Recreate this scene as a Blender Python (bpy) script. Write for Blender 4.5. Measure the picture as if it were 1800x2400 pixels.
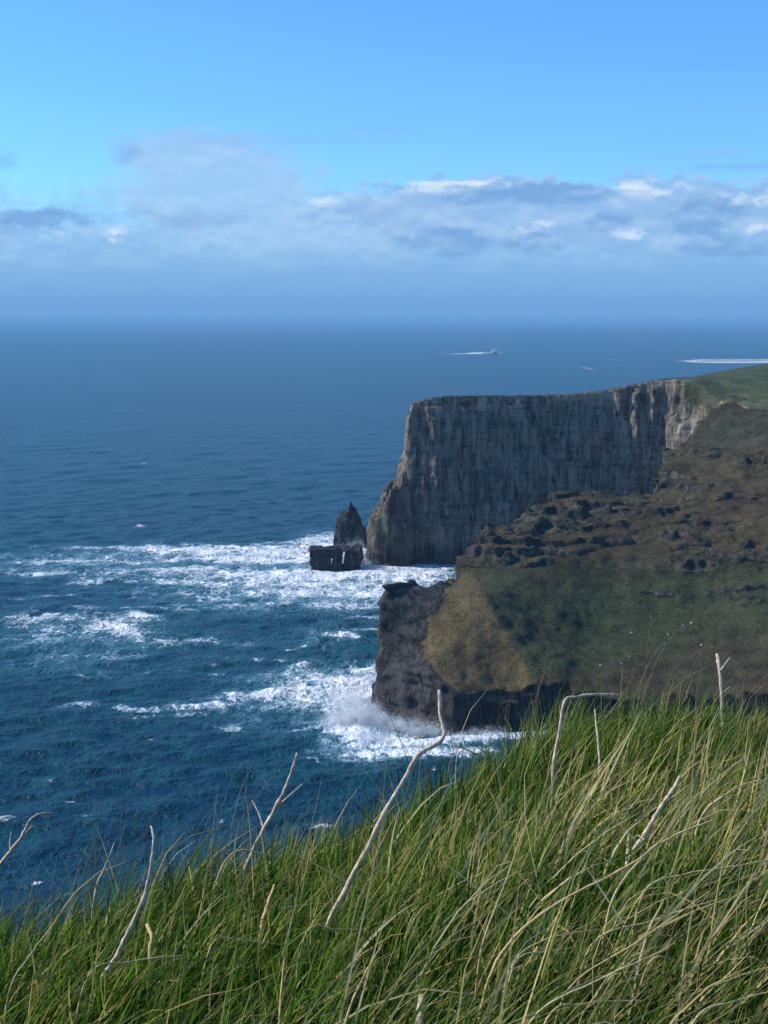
import bpy, math, random
import numpy as np
from mathutils import Vector

random.seed(7)
rng = np.random.default_rng(11)
scene = bpy.context.scene
for _o in list(bpy.data.objects):
    bpy.data.objects.remove(_o)

# ------------------------------------------------------------------ camera
CAM_Z = 150.0          # eye height above the sea, metres
F = 3300.0             # focal length in units of a 1800 x 2400 frame
PITCH = math.atan(455.0 / F)
cam_data = bpy.data.cameras.new('camera')
cam = bpy.data.objects.new('camera', cam_data)
scene.collection.objects.link(cam)
cam.location = (0, 0, CAM_Z)
cam.rotation_euler = (math.pi / 2 - PITCH, 0, 0)
cam_data.sensor_fit = 'VERTICAL'
cam_data.sensor_height = 24.0
cam_data.lens = F / 2400.0 * 24.0
cam_data.clip_start = 0.05
cam_data.clip_end = 200000.0
scene.camera = cam

SUN_AZ = math.radians(-78)    # from the view direction (+Y), negative = to the left
SUN_EL = math.radians(37)
SUN_STRENGTH = 3.6
SKY_STRENGTH = 0.13
EXPOSURE = 0.45

scene.view_settings.view_transform = 'Standard'
scene.view_settings.look = 'None'
scene.view_settings.gamma = 1
scene.view_settings.use_curve_mapping = False
scene.view_settings.exposure = EXPOSURE
scene.render.engine = 'CYCLES'
cy = scene.cycles
cy.max_bounces = 6
cy.diffuse_bounces = 4
cy.glossy_bounces = 2
cy.transmission_bounces = 3
cy.transparent_max_bounces = 12
cy.volume_bounces = 6
cy.volume_max_steps = 128
cy.use_denoising = True
scene.render.film_transparent = False

# ------------------------------------------------------------------ node helpers
class NT:
    def __init__(self, tree):
        self.t = tree; self.t.nodes.clear()
    def new(self, typ, **kw):
        n = self.t.nodes.new(typ)
        for k, v in kw.items():
            setattr(n, k, v)
        return n
    def link(self, a, b):
        self.t.links.new(a, b)
    def put(self, sock, v):
        if isinstance(v, bpy.types.NodeSocket):
            self.link(v, sock)
        else:
            sock.default_value = v
    def math(self, op, a, b=0.0, c=0.0, clamp=False):
        n = self.new('ShaderNodeMath', operation=op, use_clamp=clamp)
        self.put(n.inputs[0], a); self.put(n.inputs[1], b); self.put(n.inputs[2], c)
        return n.outputs[0]
    def mix(self, f, a, b, blend='MIX'):
        n = self.new('ShaderNodeMix', data_type='RGBA', blend_type=blend)
        n.clamp_factor = True
        self.put(n.inputs[0], f); self.put(n.inputs[6], a); self.put(n.inputs[7], b)
        return n.outputs[2]
    def smooth(self, v, a, b, lo=0.0, hi=1.0):
        n = self.new('ShaderNodeMapRange', interpolation_type='SMOOTHSTEP')
        self.put(n.inputs[0], v); self.put(n.inputs[1], a); self.put(n.inputs[2], b)
        self.put(n.inputs[3], lo); self.put(n.inputs[4], hi)
        return n.outputs[0]
    def noise(self, vec, scale, detail=4.0, rough=0.55, dist=0.0):
        n = self.new('ShaderNodeTexNoise')
        self.put(n.inputs['Vector'], vec)
        n.inputs['Scale'].default_value = scale
        n.inputs['Detail'].default_value = detail
        n.inputs['Roughness'].default_value = rough
        n.inputs['Distortion'].default_value = dist
        return n.outputs[0]
    def scale(self, vec, s):
        n = self.new('ShaderNodeVectorMath', operation='MULTIPLY')
        self.put(n.inputs[0], vec); n.inputs[1].default_value = s
        return n.outputs[0]
    def attr(self, name, out='Fac'):
        n = self.new('ShaderNodeAttribute', attribute_name=name)
        return n.outputs[out]

def C(r, g, b):
    return (r, g, b, 1.0)

def srgb(r, g, b, k=1.0):
    f = lambda c: ((c / 255 + 0.055) / 1.055) ** 2.4 if c > 10 else c / 255 / 12.92
    return (f(r) * k, f(g) * k, f(b) * k, 1.0)

# ------------------------------------------------------------------ world
world = bpy.data.worlds.new('World')
scene.world = world
world.use_nodes = True
w = NT(world.node_tree)
sky = w.new('ShaderNodeTexSky', sky_type='NISHITA')
sky.sun_disc = False
sky.sun_elevation = SUN_EL
sky.sun_rotation = SUN_AZ
sky.altitude = 150
sky.air_density = 1.0
sky.dust_density = 0.3
sky.ozone_density = 5.0
tc = w.new('ShaderNodeTexCoord')
dirv = tc.outputs['Generated']
sep = w.new('ShaderNodeSeparateXYZ'); w.link(dirv, sep.inputs[0])
DEG = 57.29578
el = w.math('MULTIPLY', w.math('ARCSINE', sep.outputs[2]), DEG)
az = w.math('MULTIPLY', w.math('ARCTAN2', sep.outputs[0], sep.outputs[1]), DEG)
comb = w.new('ShaderNodeCombineXYZ')
w.link(az, comb.inputs[0]); w.link(el, comb.inputs[1])
pv = comb.outputs[0]
# billow warp of the lookup coordinates
wn1 = w.noise(w.scale(pv, (0.55, 0.9, 1)), 1.0, 6, 0.6)
wn2 = w.noise(w.scale(pv, (1.5, 2.3, 1)), 1.0, 8, 0.62)
warp = w.math('ADD', w.math('MULTIPLY', w.math('SUBTRACT', wn1, 0.5), 2.0),
              w.math('MULTIPLY', w.math('SUBTRACT', wn2, 0.5), 2.2))
def SK(rgb, k=1.0):
    c = srgb(*rgb)
    s = k / SKY_STRENGTH / 2 ** EXPOSURE
    return (c[0] * s, c[1] * s, c[2] * s, 1)
skycol = w.mix(1.0, sky.outputs[0], C(0.48, 0.81, 1.08), 'MULTIPLY')
col = skycol
def wisp(u, v, su, sv, gain=1.0):
    """soft cloud body: centre and half-size given as directions on a 1800 x 2400 frame"""
    a0 = math.degrees(math.atan((u - 900) / F)); e0 = (747 - v) / F * DEG
    sa = su / F * DEG; se = sv / F * DEG
    x = w.math('DIVIDE', w.math('SUBTRACT', az, a0), sa)
    y = w.math('DIVIDE', w.math('SUBTRACT', el, e0), se)
    r2 = w.math('ADD', w.math('MULTIPLY', x, x), w.math('MULTIPLY', y, y))
    r = w.math('SUBTRACT', 1.0, w.math('SQRT', r2))
    return r
def layer(blobs, soft0, soft1, wamp):
    m = None
    for b in blobs:
        r = wisp(*b)
        m = r if m is None else w.math('MAXIMUM', m, r)
    m = w.math('ADD', m, w.math('MULTIPLY', warp, wamp))
    return w.smooth(m, soft0, soft1)
# cloud shading: compare the billow field with itself a little nearer the sun
def billow(dx, dy):
    o = w.new('ShaderNodeVectorMath', operation='ADD'); w.link(pv, o.inputs[0]); o.inputs[1].default_value = (dx, dy, 0)
    a = w.noise(w.scale(o.outputs[0], (0.50, 0.85, 1)), 1.0, 6, 0.50)
    b2 = w.noise(w.scale(o.outputs[0], (0.17, 0.36, 1)), 1.0, 3, 0.5)
    return w.math('ADD', a, w.math('MULTIPLY', b2, 0.8))
f0 = billow(0, 0); f1 = billow(-0.10, 0.26)
lit = w.smooth(w.math('SUBTRACT', f0, f1), -0.15, 0.24)
dense = w.smooth(f0, 0.80, 1.05)
# generic band of cloud all round the horizon
band = w.smooth(w.math('ADD', el, w.math('MULTIPLY', warp, -1.0)), 5.6, 3.0)
body = w.mix(lit, SK((134, 180, 231)), SK((168, 205, 243)))
col = w.mix(w.math('MULTIPLY', band, 0.85), col, body)
big = layer([(530, 470, 310, 150), (470, 400, 230, 90), (850, 540, 420, 110)], 0.0, 0.5, 0.4)
col = w.mix(w.math('MULTIPLY', big, 0.85), col, w.mix(lit, SK((156, 198, 241)), SK((174, 210, 245))))
bank = layer([(1150, 510, 430, 92), (1500, 510, 420, 88), (1800, 510, 250, 80), (2200, 500, 350, 60), (-300, 560, 380, 70)], 0.0, 0.30, 0.55)
col = w.mix(w.math('MULTIPLY', bank, 0.9), col, w.mix(lit, SK((142, 186, 234)), SK((172, 205, 242))))
tops = layer([(1010, 450, 150, 24), (1190, 446, 100, 20), (1500, 462, 130, 34), (1740, 480, 120, 36), (110, 508, 56, 30), (285, 560, 44, 42),
              (130, 560, 44, 26), (1470, 560, 60, 34), (1800, 560, 100, 50), (1250, 545, 60, 24), (760, 480, 60, 20)], 0.1, 0.7, 0.7)
col = w.mix(w.math('MULTIPLY', tops, w.smooth(lit, 0.1, 0.8)), col, SK((202, 225, 249)))
core = layer([(105, 502, 40, 18), (280, 565, 26, 28), (1760, 488, 90, 22), (1080, 443, 190, 9), (1480, 455, 90, 10)], 0.1, 0.8, 0.7)
col = w.mix(w.math('MULTIPLY', core, w.smooth(lit, 0.0, 0.7)), col, SK((222, 236, 251)))
dark = layer([(1290, 466, 180, 32), (1120, 474, 110, 24), (1640, 520, 110, 60), (1420, 530, 70, 30), (-60, 300, 80, 30), (1050, 575, 150, 44), (1250, 580, 100, 34), (60, 525, 190, 26), (1700, 590, 150, 30)], 0.0, 0.55, 0.5)
col = w.mix(w.math('MULTIPLY', dark, w.smooth(lit, 1.1, 0.0, 0.15, 0.85)), col, SK((120, 168, 222)))
soft = layer([(310, 385, 44, 36), (10, 405, 80, 28), (480, 525, 200, 26), (60, 530, 230, 30), (1720, 415, 170, 14), (350, 510, 60, 14)], -0.1, 0.9, 0.6)
col = w.mix(w.math('MULTIPLY', soft, 0.42), col, SK((124, 172, 224)))
veil = layer([(640, 345, 420, 22), (900, 325, 160, 12), (1620, 385, 200, 20)], 0.0, 0.9, 0.5)
col = w.mix(w.math('MULTIPLY', veil, 0.3), col, SK((140, 184, 232)))
# rain haze that swallows the foot of the clouds
lowf = w.smooth(w.math('ADD', el, w.math('MULTIPLY', warp, 0.5)), 3.3, 1.7)
col = w.mix(w.math('MULTIPLY', lowf, 0.8), col, SK((130, 180, 230)))
hz = w.smooth(el, 2.4, 0.0)
col = w.mix(w.math('MULTIPLY', hz, 0.9), col, SK((110, 161, 218)))
# below the horizon the world is not seen; keep it sea coloured
col = w.mix(w.smooth(el, -0.2, -3.0), col, SK((40, 75, 110)))
bg = w.new('ShaderNodeBackground'); bg.inputs[1].default_value = SKY_STRENGTH
w.link(col, bg.inputs[0])
wo = w.new('ShaderNodeOutputWorld'); w.link(bg.outputs[0], wo.inputs[0])

# ------------------------------------------------------------------ sun
sd = bpy.data.lights.new('sun', 'SUN')
sd.energy = SUN_STRENGTH
sd.angle = math.radians(0.5)
sd.color = (1.0, 0.92, 0.80)
sun = bpy.data.objects.new('sun', sd)
scene.collection.objects.link(sun)
sdir = Vector((math.sin(SUN_AZ) * math.cos(SUN_EL), math.cos(SUN_AZ) * math.cos(SUN_EL), math.sin(SUN_EL)))
sun.rotation_euler = sdir.to_track_quat('Z', 'Y').to_euler()

# ------------------------------------------------------------------ geometry helpers
def ray(u, v):
    c, s = math.cos(PITCH), math.sin(PITCH)
    a, b = F, 1200.0 - v
    return np.array([u - 900.0, a * c + b * s, -a * s + b * c])
def P(u, v, Y):
    d = ray(u, v)
    return np.array([0, 0, CAM_Z]) + d * (Y / d[1])
def S(u, v):
    d = ray(u, v)
    return (np.array([0, 0, CAM_Z]) + d * (-CAM_Z / d[2]))[:2]

_tab = rng.random((64, 64, 64)).astype(np.float32)
def vnoise(x, y, z):
    """periodic value noise in -1..1"""
    x = np.asarray(x, np.float32); y = np.asarray(y, np.float32); z = np.asarray(z, np.float32)
    x, y, z = np.broadcast_arrays(x, y, z)
    xi = np.floor(x); yi = np.floor(y); zi = np.floor(z)
    fx = x - xi; fy = y - yi; fz = z - zi
    fx = fx * fx * (3 - 2 * fx); fy = fy * fy * (3 - 2 * fy); fz = fz * fz * (3 - 2 * fz)
    xi = xi.astype(np.int32) & 63; yi = yi.astype(np.int32) & 63; zi = zi.astype(np.int32) & 63
    x1 = (xi + 1) & 63; y1 = (yi + 1) & 63; z1 = (zi + 1) & 63
    t = _tab
    c00 = t[xi, yi, zi] * (1 - fx) + t[x1, yi, zi] * fx
    c10 = t[xi, y1, zi] * (1 - fx) + t[x1, y1, zi] * fx
    c01 = t[xi, yi, z1] * (1 - fx) + t[x1, yi, z1] * fx
    c11 = t[xi, y1, z1] * (1 - fx) + t[x1, y1, z1] * fx
    c0 = c00 * (1 - fy) + c10 * fy
    c1 = c01 * (1 - fy) + c11 * fy
    return (c0 * (1 - fz) + c1 * fz) * 2 - 1
def fbm(x, y, z, octs=4, gain=0.5):
    a = 1.0; s = 0.0; tot = 0.0; k = 1.0
    for i in range(octs):
        s = s + a * vnoise(x * k + 17.3 * i, y * k + 5.1 * i, z * k + 9.7 * i)
        tot += a; a *= gain; k *= 2.03
    return s / tot
def sstep(x, a, b):
    t = np.clip((x - a) / (b - a), 0, 1)
    return t * t * (3 - 2 * t)

def tps(pts):
    pts = np.array(pts, float)
    xy = pts[:, :2]; z = pts[:, 2]
    n = len(pts)
    d = np.linalg.norm(xy[:, None] - xy[None], axis=2)
    K = np.where(d > 0, d * d * np.log(np.maximum(d, 1e-9)), 0)
    K += np.eye(n) * 12.0
    Pm = np.hstack([np.ones((n, 1)), xy])
    A = np.zeros((n + 3, n + 3)); A[:n, :n] = K; A[:n, n:] = Pm; A[n:, :n] = Pm.T
    sol = np.linalg.solve(A, np.concatenate([z, np.zeros(3)]))
    wv, av = sol[:n], sol[n:]
    def f(X, Y):
        out = av[0] + av[1] * X + av[2] * Y
        for i in range(n):
            r2 = (X - xy[i, 0]) ** 2 + (Y - xy[i, 1]) ** 2
            out = out + wv[i] * 0.5 * r2 * np.log(np.maximum(r2, 1e-9))
        return out
    return f

def poly_sd(poly, X, Y):
    """signed distance to a polygon, positive inside"""
    poly = np.array(poly, float)
    d = np.full(X.shape, 1e18); inside = np.zeros(X.shape, bool)
    n = len(poly)
    for i in range(n):
        a = poly[i]; b = poly[(i + 1) % n]
        e = b - a
        wx, wy = X - a[0], Y - a[1]
        t = np.clip((wx * e[0] + wy * e[1]) / (e @ e), 0, 1)
        d = np.minimum(d, (wx - e[0] * t) ** 2 + (wy - e[1] * t) ** 2)
        c = ((a[1] > Y) != (b[1] > Y))
        if a[1] != b[1]:
            xc = (b[0] - a[0]) * (Y - a[1]) / (b[1] - a[1]) + a[0]
            inside ^= c & (X < xc)
    d = np.sqrt(d)
    return np.where(inside, d, -d)

def surface_nets(f, origin, cell):
    """dual contouring without hermite data: returns verts, quads of the f=0 surface (f>0 inside)"""
    s = f > 0
    nx, ny, nz = f.shape
    cnt = np.zeros((nx - 1, ny - 1, nz - 1), np.int8)
    for dx in (0, 1):
        for dy in (0, 1):
            for dz in (0, 1):
                cnt += s[dx:nx - 1 + dx, dy:ny - 1 + dy, dz:nz - 1 + dz]
    act = (cnt > 0) & (cnt < 8)
    idx = np.full(act.shape, -1, np.int64)
    I = np.argwhere(act)
    idx[act] = np.arange(len(I))
    acc = np.zeros((len(I), 3)); num = np.zeros(len(I))
    ix, iy, iz = I.T
    corners = [(0,0,0),(1,0,0),(0,1,0),(1,1,0),(0,0,1),(1,0,1),(0,1,1),(1,1,1)]
    edges = [(0,1),(2,3),(4,5),(6,7),(0,2),(1,3),(4,6),(5,7),(0,4),(1,5),(2,6),(3,7)]
    vals = [f[ix + c[0], iy + c[1], iz + c[2]] for c in corners]
    for a, b in edges:
        va, vb = vals[a], vals[b]
        m = (va > 0) != (vb > 0)
        t = np.where(m, va / np.where(m, va - vb, 1), 0)[:, None]
        ca, cb = np.array(corners[a]), np.array(corners[b])
        acc += np.where(m[:, None], ca + (cb - ca) * t, 0)
        num += m
    v = (I + acc / num[:, None]) * np.array(cell) + np.array(origin)
    quads = []
    for ax in range(3):
        sl0 = [slice(None)] * 3; sl1 = [slice(None)] * 3
        sl0[ax] = slice(0, -1); sl1[ax] = slice(1, None)
        ch = s[tuple(sl0)] != s[tuple(sl1)]
        o1, o2 = [(1, 2), (2, 0), (0, 1)][ax]
        E = np.argwhere(ch)
        ok = (E[:, o1] > 0) & (E[:, o2] > 0) & (E[:, o1] < f.shape[o1] - 1) & (E[:, o2] < f.shape[o2] - 1)
        E = E[ok]
        def g(a, b):
            q = E.copy(); q[:, o1] -= a; q[:, o2] -= b
            return idx[q[:, 0], q[:, 1], q[:, 2]]
        q = np.stack([g(1, 1), g(0, 1), g(0, 0), g(1, 0)], 1)
        flip = ~s[E[:, 0], E[:, 1], E[:, 2]]
        q[flip] = q[flip][:, ::-1]
        quads.append(q)
    return v, np.concatenate(quads)

def mesh_np(name, verts, faces, smooth=True):
    me = bpy.data.meshes.new(name)
    verts = np.asarray(verts, np.float32); faces = np.asarray(faces, np.int32)
    nv, nf, k = len(verts), len(faces), faces.shape[1]
    me.vertices.add(nv); me.vertices.foreach_set('co', verts.ravel())
    me.loops.add(nf * k); me.loops.foreach_set('vertex_index', faces.ravel())
    me.polygons.add(nf)
    me.polygons.foreach_set('loop_start', np.arange(nf, dtype=np.int32) * k)
    me.polygons.foreach_set('loop_total', np.full(nf, k, np.int32))
    me.update(calc_edges=True)
    me.polygons.foreach_set('use_smooth', np.full(nf, smooth))
    return me
def fattr(me, name, arr):
    a = me.attributes.new(name, 'FLOAT', 'POINT')
    a.data.foreach_set('value', np.asarray(arr, np.float32))
def cattr(me, name, rgb):
    a = me.attributes.new(name, 'FLOAT_COLOR', 'POINT')
    c = np.ones((len(rgb), 4), np.float32); c[:, :3] = rgb
    a.data.foreach_set('color', c.ravel())
def obj(name, me, mat=None, parent=None, **props):
    o = bpy.data.objects.new(name, me)
    scene.collection.objects.link(o)
    if mat is not None and me is not None:
        me.materials.append(mat)
    if parent is not None:
        o.parent = parent
    for k, v in props.items():
        o[k] = v
    return o
def new_mat(name):
    m = bpy.data.materials.new(name); m.use_nodes = True
    return m, NT(m.node_tree)

def vnormals(v, q):
    a = v[q[:, 0]]; b = v[q[:, 1]]; c = v[q[:, 2]]; d = v[q[:, 3]]
    n = np.cross(c - a, d - b)
    out = np.zeros_like(v)
    for k in range(4):
        for ax in range(3):
            out[:, ax] += np.bincount(q[:, k], weights=n[:, ax], minlength=len(v))
    return out / np.maximum(np.linalg.norm(out, axis=1, keepdims=True), 1e-9)
def proj(v):
    c, s = math.cos(PITCH), math.sin(PITCH)
    y = v[:, 1]; z = v[:, 2] - CAM_Z
    fw = y * c - z * s; up = y * s + z * c
    return 900 + F * v[:, 0] / fw, 1200 - F * up / fw

# ------------------------------------------------------------------ materials
def rock_material():
    m, n = new_mat('cliff_rock_and_turf')
    geo = n.new('ShaderNodeNewGeometry'); p = geo.outputs['Position']
    base = n.attr('paint', 'Color')
    rockf = n.attr('rock')
    # vertical streaks and joints on bare rock; contrast paints in lit ribs, shaded gaps
    st = n.noise(n.scale(p, (0.27, 0.27, 0.042)), 1.0, 7, 0.70, 0.4)
    st2 = n.noise(n.scale(p, (0.85, 0.85, 0.11)), 1.0, 5, 0.7, 0.4)
    bed = n.noise(n.scale(p, (0.05, 0.05, 0.45)), 1.0, 5, 0.65, 0.5)
    blot = n.noise(p, 0.09, 5, 0.6)
    streak = n.math('ADD', n.math('MULTIPLY', st, 0.9), n.math('MULTIPLY', st2, 0.6))
    streak = n.math('ADD', streak, n.math('MULTIPLY', bed, 0.35))
    kr = n.smooth(streak, 0.70, 1.12, 0.14, 2.1)
    kt = n.smooth(n.math('ADD', n.noise(p, 0.7, 6, 0.78), n.math('MULTIPLY', blot, 0.6)), 0.52, 1.08, 0.30, 1.75)
    k = n.new('ShaderNodeMix', data_type='FLOAT')
    n.link(rockf, k.inputs[0]); n.link(kt, k.inputs[2]); n.link(kr, k.inputs[3])
    cc = n.new('ShaderNodeVectorMath', operation='SCALE')
    n.link(base, cc.inputs[0]); n.link(k.outputs[0], cc.inputs['Scale'])
    b = n.new('ShaderNodeBsdfPrincipled')
    n.link(cc.outputs[0], b.inputs['Base Color'])
    b.inputs['Roughness'].default_value = 0.9
    b.inputs['Specular IOR Level'].default_value = 0.2
    hr = n.math('ADD', n.math('MULTIPLY', streak, 2.6), n.math('MULTIPLY', n.noise(p, 0.6, 5, 0.7), 1.2))
    ht = n.math('MULTIPLY', n.noise(p, 0.7, 6, 0.75), 2.2)
    hm = n.new('ShaderNodeMix', data_type='FLOAT')
    n.link(rockf, hm.inputs[0]); n.link(ht, hm.inputs[2]); n.link(hr, hm.inputs[3])
    bu = n.new('ShaderNodeBump'); bu.inputs['Strength'].default_value = 0.9
    bu.inputs['Distance'].default_value = 1.2
    n.link(hm.outputs[0], bu.inputs['Height'])
    n.link(bu.outputs[0], b.inputs['Normal'])
    out = n.new('ShaderNodeOutputMaterial'); n.link(b.outputs[0], out.inputs[0])
    return m
MAT_CLIFF = rock_material()

# ------------------------------------------------------------------ far headland
def grid_axes(lo, hi, cell):
    return [np.arange(lo[i], hi[i] + 1e-6, cell[i]) for i in range(3)]

def build_sdf(lo, hi, cell, f2d, f3d, noise3d, bandw=6.0):
    ax = grid_axes(lo, hi, cell)
    X, Y = np.meshgrid(ax[0], ax[1], indexing='ij')
    maps = f2d(X, Y)
    Z = ax[2]
    f = np.empty((len(ax[0]), len(ax[1]), len(Z)), np.float32)
    for k, z in enumerate(Z):
        f[:, :, k] = f3d(X, Y, z, maps)
    m = np.abs(f) < bandw
    I = np.argwhere(m)
    x = ax[0][I[:, 0]].astype(np.float32); y = ax[1][I[:, 1]].astype(np.float32); z = Z[I[:, 2]].astype(np.float32)
    f[m] += noise3d(x, y, z, f[m], maps, I)
    return surface_nets(f, lo, cell)

FP = [(4, 862), (22, 858), (60, 858), (100, 863), (140, 863), (168, 858), (177, 850), (182, 828), (196, 790), (330, 760), (330, 1010), (40, 1010), (16, 930), (6, 890)]
BP = [(-11, 868), (-9, 852), (2, 846), (14, 850), (22, 858), (26, 880), (6, 892), (-6, 885)]
_far_pts = [P(965, 943, 863), P(1030, 929, 865), P(1150, 927, 866), P(1280, 925, 869), P(1442, 914, 866), P(1524, 897, 862), P(1605, 890, 862),
            P(1660, 883, 900), P(1730, 866, 940), P(1800, 853, 980), P(2000, 830, 990), P(1714, 954, 800), P(1800, 954, 800), P(2000, 930, 800),
            P(1640, 975, 805), P(1620, 930, 835)]
_far_pts += [(20, 920, 92), (80, 930, 92), (140, 940, 94), (20, 1000, 75), (80, 1000, 76), (140, 1000, 84), (200, 1000, 104)]
T_FAR = tps(_far_pts)
def far2d(X, Y):
    return dict(d=poly_sd(FP, X, Y), b=poly_sd(BP, X, Y), T=T_FAR(X, Y), X=X, Y=Y,
                bt=35 + 9 * fbm(X / 5, Y / 5, 0, 3) + 1.1 * X)
def far3d(X, Y, z, m):
    a = np.minimum(m['d'] - 0.125 * max(z, 0) - 1.2 * math.sin(z * 0.21) * 0.4, (m['T'] - z) * 0.95)
    b = np.minimum(m['b'] - 0.10 * max(z, 0), (m['bt'] - z) * 0.6)
    return np.maximum(a, b)
def far_noise(x, y, z, f, maps, I):
    top = sstep(maps['T'][I[:, 0], I[:, 1]] - z, 0.5, 6)
    n = (4.2 - 2.2 * sstep(x, 90, 130)) * fbm(x / 17, y / 17, z / 50, 3) + 2.5 * fbm(x / 5.2, y / 5.2, z / 20, 3, 0.6)
    r = 1 - np.abs(vnoise(x / 7 + 3, y / 7, z / 45)) * 2
    n += 1.2 * r + 0.9 * fbm(x / 14, y / 14, z / 4.3, 2)
    return n * (0.08 + 0.92 * top) - 0.6 * top
vf, qf = build_sdf((-26, 780, -4), (300, 1002, 130), (0.95, 0.95, 1.0), far2d, far3d, far_noise)
nf = vnormals(vf, qf)
def far_paint(v, n):
    x, y, z = v.T
    T = T_FAR(x, y)
    rock = 1 - sstep(n[:, 2] + 0.18 * fbm(x / 5, y / 5, z / 5, 3), 0.42, 0.62)
    u, vv = proj(v)
    bush = np.exp(-(((u - 1650) / 55) ** 2 + ((vv - 920) / 38) ** 2)) + np.exp(-(((u - 1760) / 90) ** 2 + ((vv - 985) / 30) ** 2))
    rock = rock * (1 - sstep(bush + 0.3 * fbm(x / 8, y / 8, z / 8, 3), 0.35, 0.6) * 0.9)
    big = fbm(x / 30, y / 30, z / 40, 3)
    rk = np.array([0.186, 0.148, 0.112]) * (1 + 0.5 * big[:, None])
    # brown cap under the clifftop with sunlight painted in; dark wet foot
    cap = sstep(T - z + 6 * fbm(x / 9, y / 9, z / 20, 3), 13, 2)[:, None]
    rk = rk * (1 - cap) + np.array([0.27, 0.215, 0.15]) * cap
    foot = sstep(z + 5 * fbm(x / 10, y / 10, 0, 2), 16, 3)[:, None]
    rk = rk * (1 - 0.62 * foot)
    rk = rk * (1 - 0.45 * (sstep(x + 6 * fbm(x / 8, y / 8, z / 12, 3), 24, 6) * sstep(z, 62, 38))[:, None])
    mossy = sstep(fbm(x / 18 + 9, y / 18, z / 22, 3), 0.1, 0.5)[:, None] * 0.4
    rk = rk * (1 - mossy) + np.array([0.115, 0.13, 0.07]) * mossy
    pale = np.exp(-(((u - 1612) / 30) ** 2 + ((vv - 1020) / 42) ** 2))[:, None] * 0.8  # sunlight on the left-facing rocks painted in as a lighter patch
    rk = rk * (1 - pale) + np.array([0.30, 0.28, 0.25]) * pale
    gn = fbm(x / 25, y / 25, 2, 4)[:, None]
    gr = np.array([0.078, 0.105, 0.045]) * (1 + 0.25 * gn)
    fld = sstep(vv + 6 * gn[:, 0], 918, 930)[:, None] * sstep(u, 1690, 1720)[:, None]
    gr = gr * (1 - fld) + np.array([0.125, 0.15, 0.065]) * fld
    bs = sstep(bush, 0.3, 0.6)[:, None]
    gr = gr * (1 - bs) + np.array([0.062, 0.075, 0.036]) * bs
    edge = sstep(u, 1640, 1500)[:, None]
    gr = gr * (1 - edge) + np.array([0.085, 0.07, 0.045]) * edge
    return gr * (1 - rock[:, None]) + rk * rock[:, None], rock
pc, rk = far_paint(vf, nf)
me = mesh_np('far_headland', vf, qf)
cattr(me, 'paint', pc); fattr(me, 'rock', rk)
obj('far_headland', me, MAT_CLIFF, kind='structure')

# ------------------------------------------------------------------ near headland
NP_ = [tuple(S(884, 1668)), tuple(S(925, 1676)), tuple(S(985, 1690)), tuple(S(1026, 1708)), tuple(S(1062, 1719)), tuple(S(1110, 1712)), tuple(S(1170, 1704)),
       tuple(S(1300, 1700)), tuple(S(1500, 1705)), tuple(S(1800, 1715)), tuple(S(2300, 1740)), (300, 860), (215, 860)]
NP_ += [tuple(P(u, v, Y + 2.5)[:2]) for (u, v, Y) in ((1640, 992, 800), (1589, 1056, 778), (1550, 1058, 762), (1533, 1075, 744), (1529, 1120, 722), (1518, 1153, 706), (1442, 1161, 690),
        (1366, 1156, 680), (1285, 1159, 670), (1225, 1198, 655), (1187, 1219, 646), (1128, 1232, 636), (1109, 1257, 625), (1075, 1302, 612), (1056, 1319, 606))]
NP_ += [(28.5, 590), (18, 574), (7, 562), (-2, 552), (-4, 538)]
_n = [(900, 1418, 540), (935, 1412, 546), (989, 1385, 558), (1030, 1369, 569), (1052, 1357, 587), (905, 1560, 527), (1018, 1429, 547), (1058, 1319, 606), (1075, 1302, 612), (1109, 1257, 625),
      (1128, 1232, 636), (1187, 1219, 646), (1225, 1198, 654), (1285, 1159, 670), (1366, 1156, 678), (1442, 1161, 688), (1518, 1153, 704), (1536, 1058, 744),
      (1589, 1056, 770), (1640, 992, 786), (1714, 958, 800), (1800, 956, 803), (1000, 1590, 508), (1062, 1600, 506),
      (1098, 1622, 503), (1206, 1622, 507), (1400, 1630, 505), (1600, 1640, 500), (1800, 1640, 496), (2100, 1640, 484),
      (960, 1500, 532), (1060, 1500, 524), (1060, 1420, 548), (1180, 1500, 528), (1120, 1385, 559), (1090, 1315, 602),
      (1262, 1560, 516), (1255, 1500, 536), (1235, 1400, 569), (1230, 1300, 606), (1400, 1500, 556), (1400, 1400, 584), (1400, 1300, 615), (1400, 1220, 648),
      (1600, 1500, 553), (1600, 1400, 583), (1600, 1300, 615), (1600, 1200, 657), (1600, 1120, 702), (1800, 1500, 545), (1800, 1400, 575), (1800, 1300, 605),
      (1800, 1200, 640), (1800, 1120, 680), (1800, 1040, 730), (2100, 1500, 530), (2100, 1300, 590), (2100, 1120, 660), (2100, 1000, 740)]
T_NEAR = tps([P(*q) for q in _n])
def outcrop(u, v):
    z = 0
    for cu, cv, su, sv in ((1170, 1262, 85, 44), (1260, 1225, 90, 44), (1320, 1180, 70, 34), (1230, 1300, 130, 26), (1400, 1210, 90, 30), (1420, 1270, 80, 18), (1560, 1120, 70, 34),
                           (1540, 1190, 80, 18), (1700, 1160, 120, 26), (1640, 1230, 110, 22), (1590, 1270, 60, 20), (1740, 1300, 110, 34), (1620, 1330, 60, 18), (1560, 1390, 50, 16),
                           (1750, 1390, 80, 22), (1040, 1345, 22, 34), (1780, 1080, 80, 20), (1100, 1290, 34, 30), (1640, 1060, 60, 14)):
        z = z + np.exp(-(((u - cu) / su) ** 2 + ((v - cv) / sv) ** 2))
    return z
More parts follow.
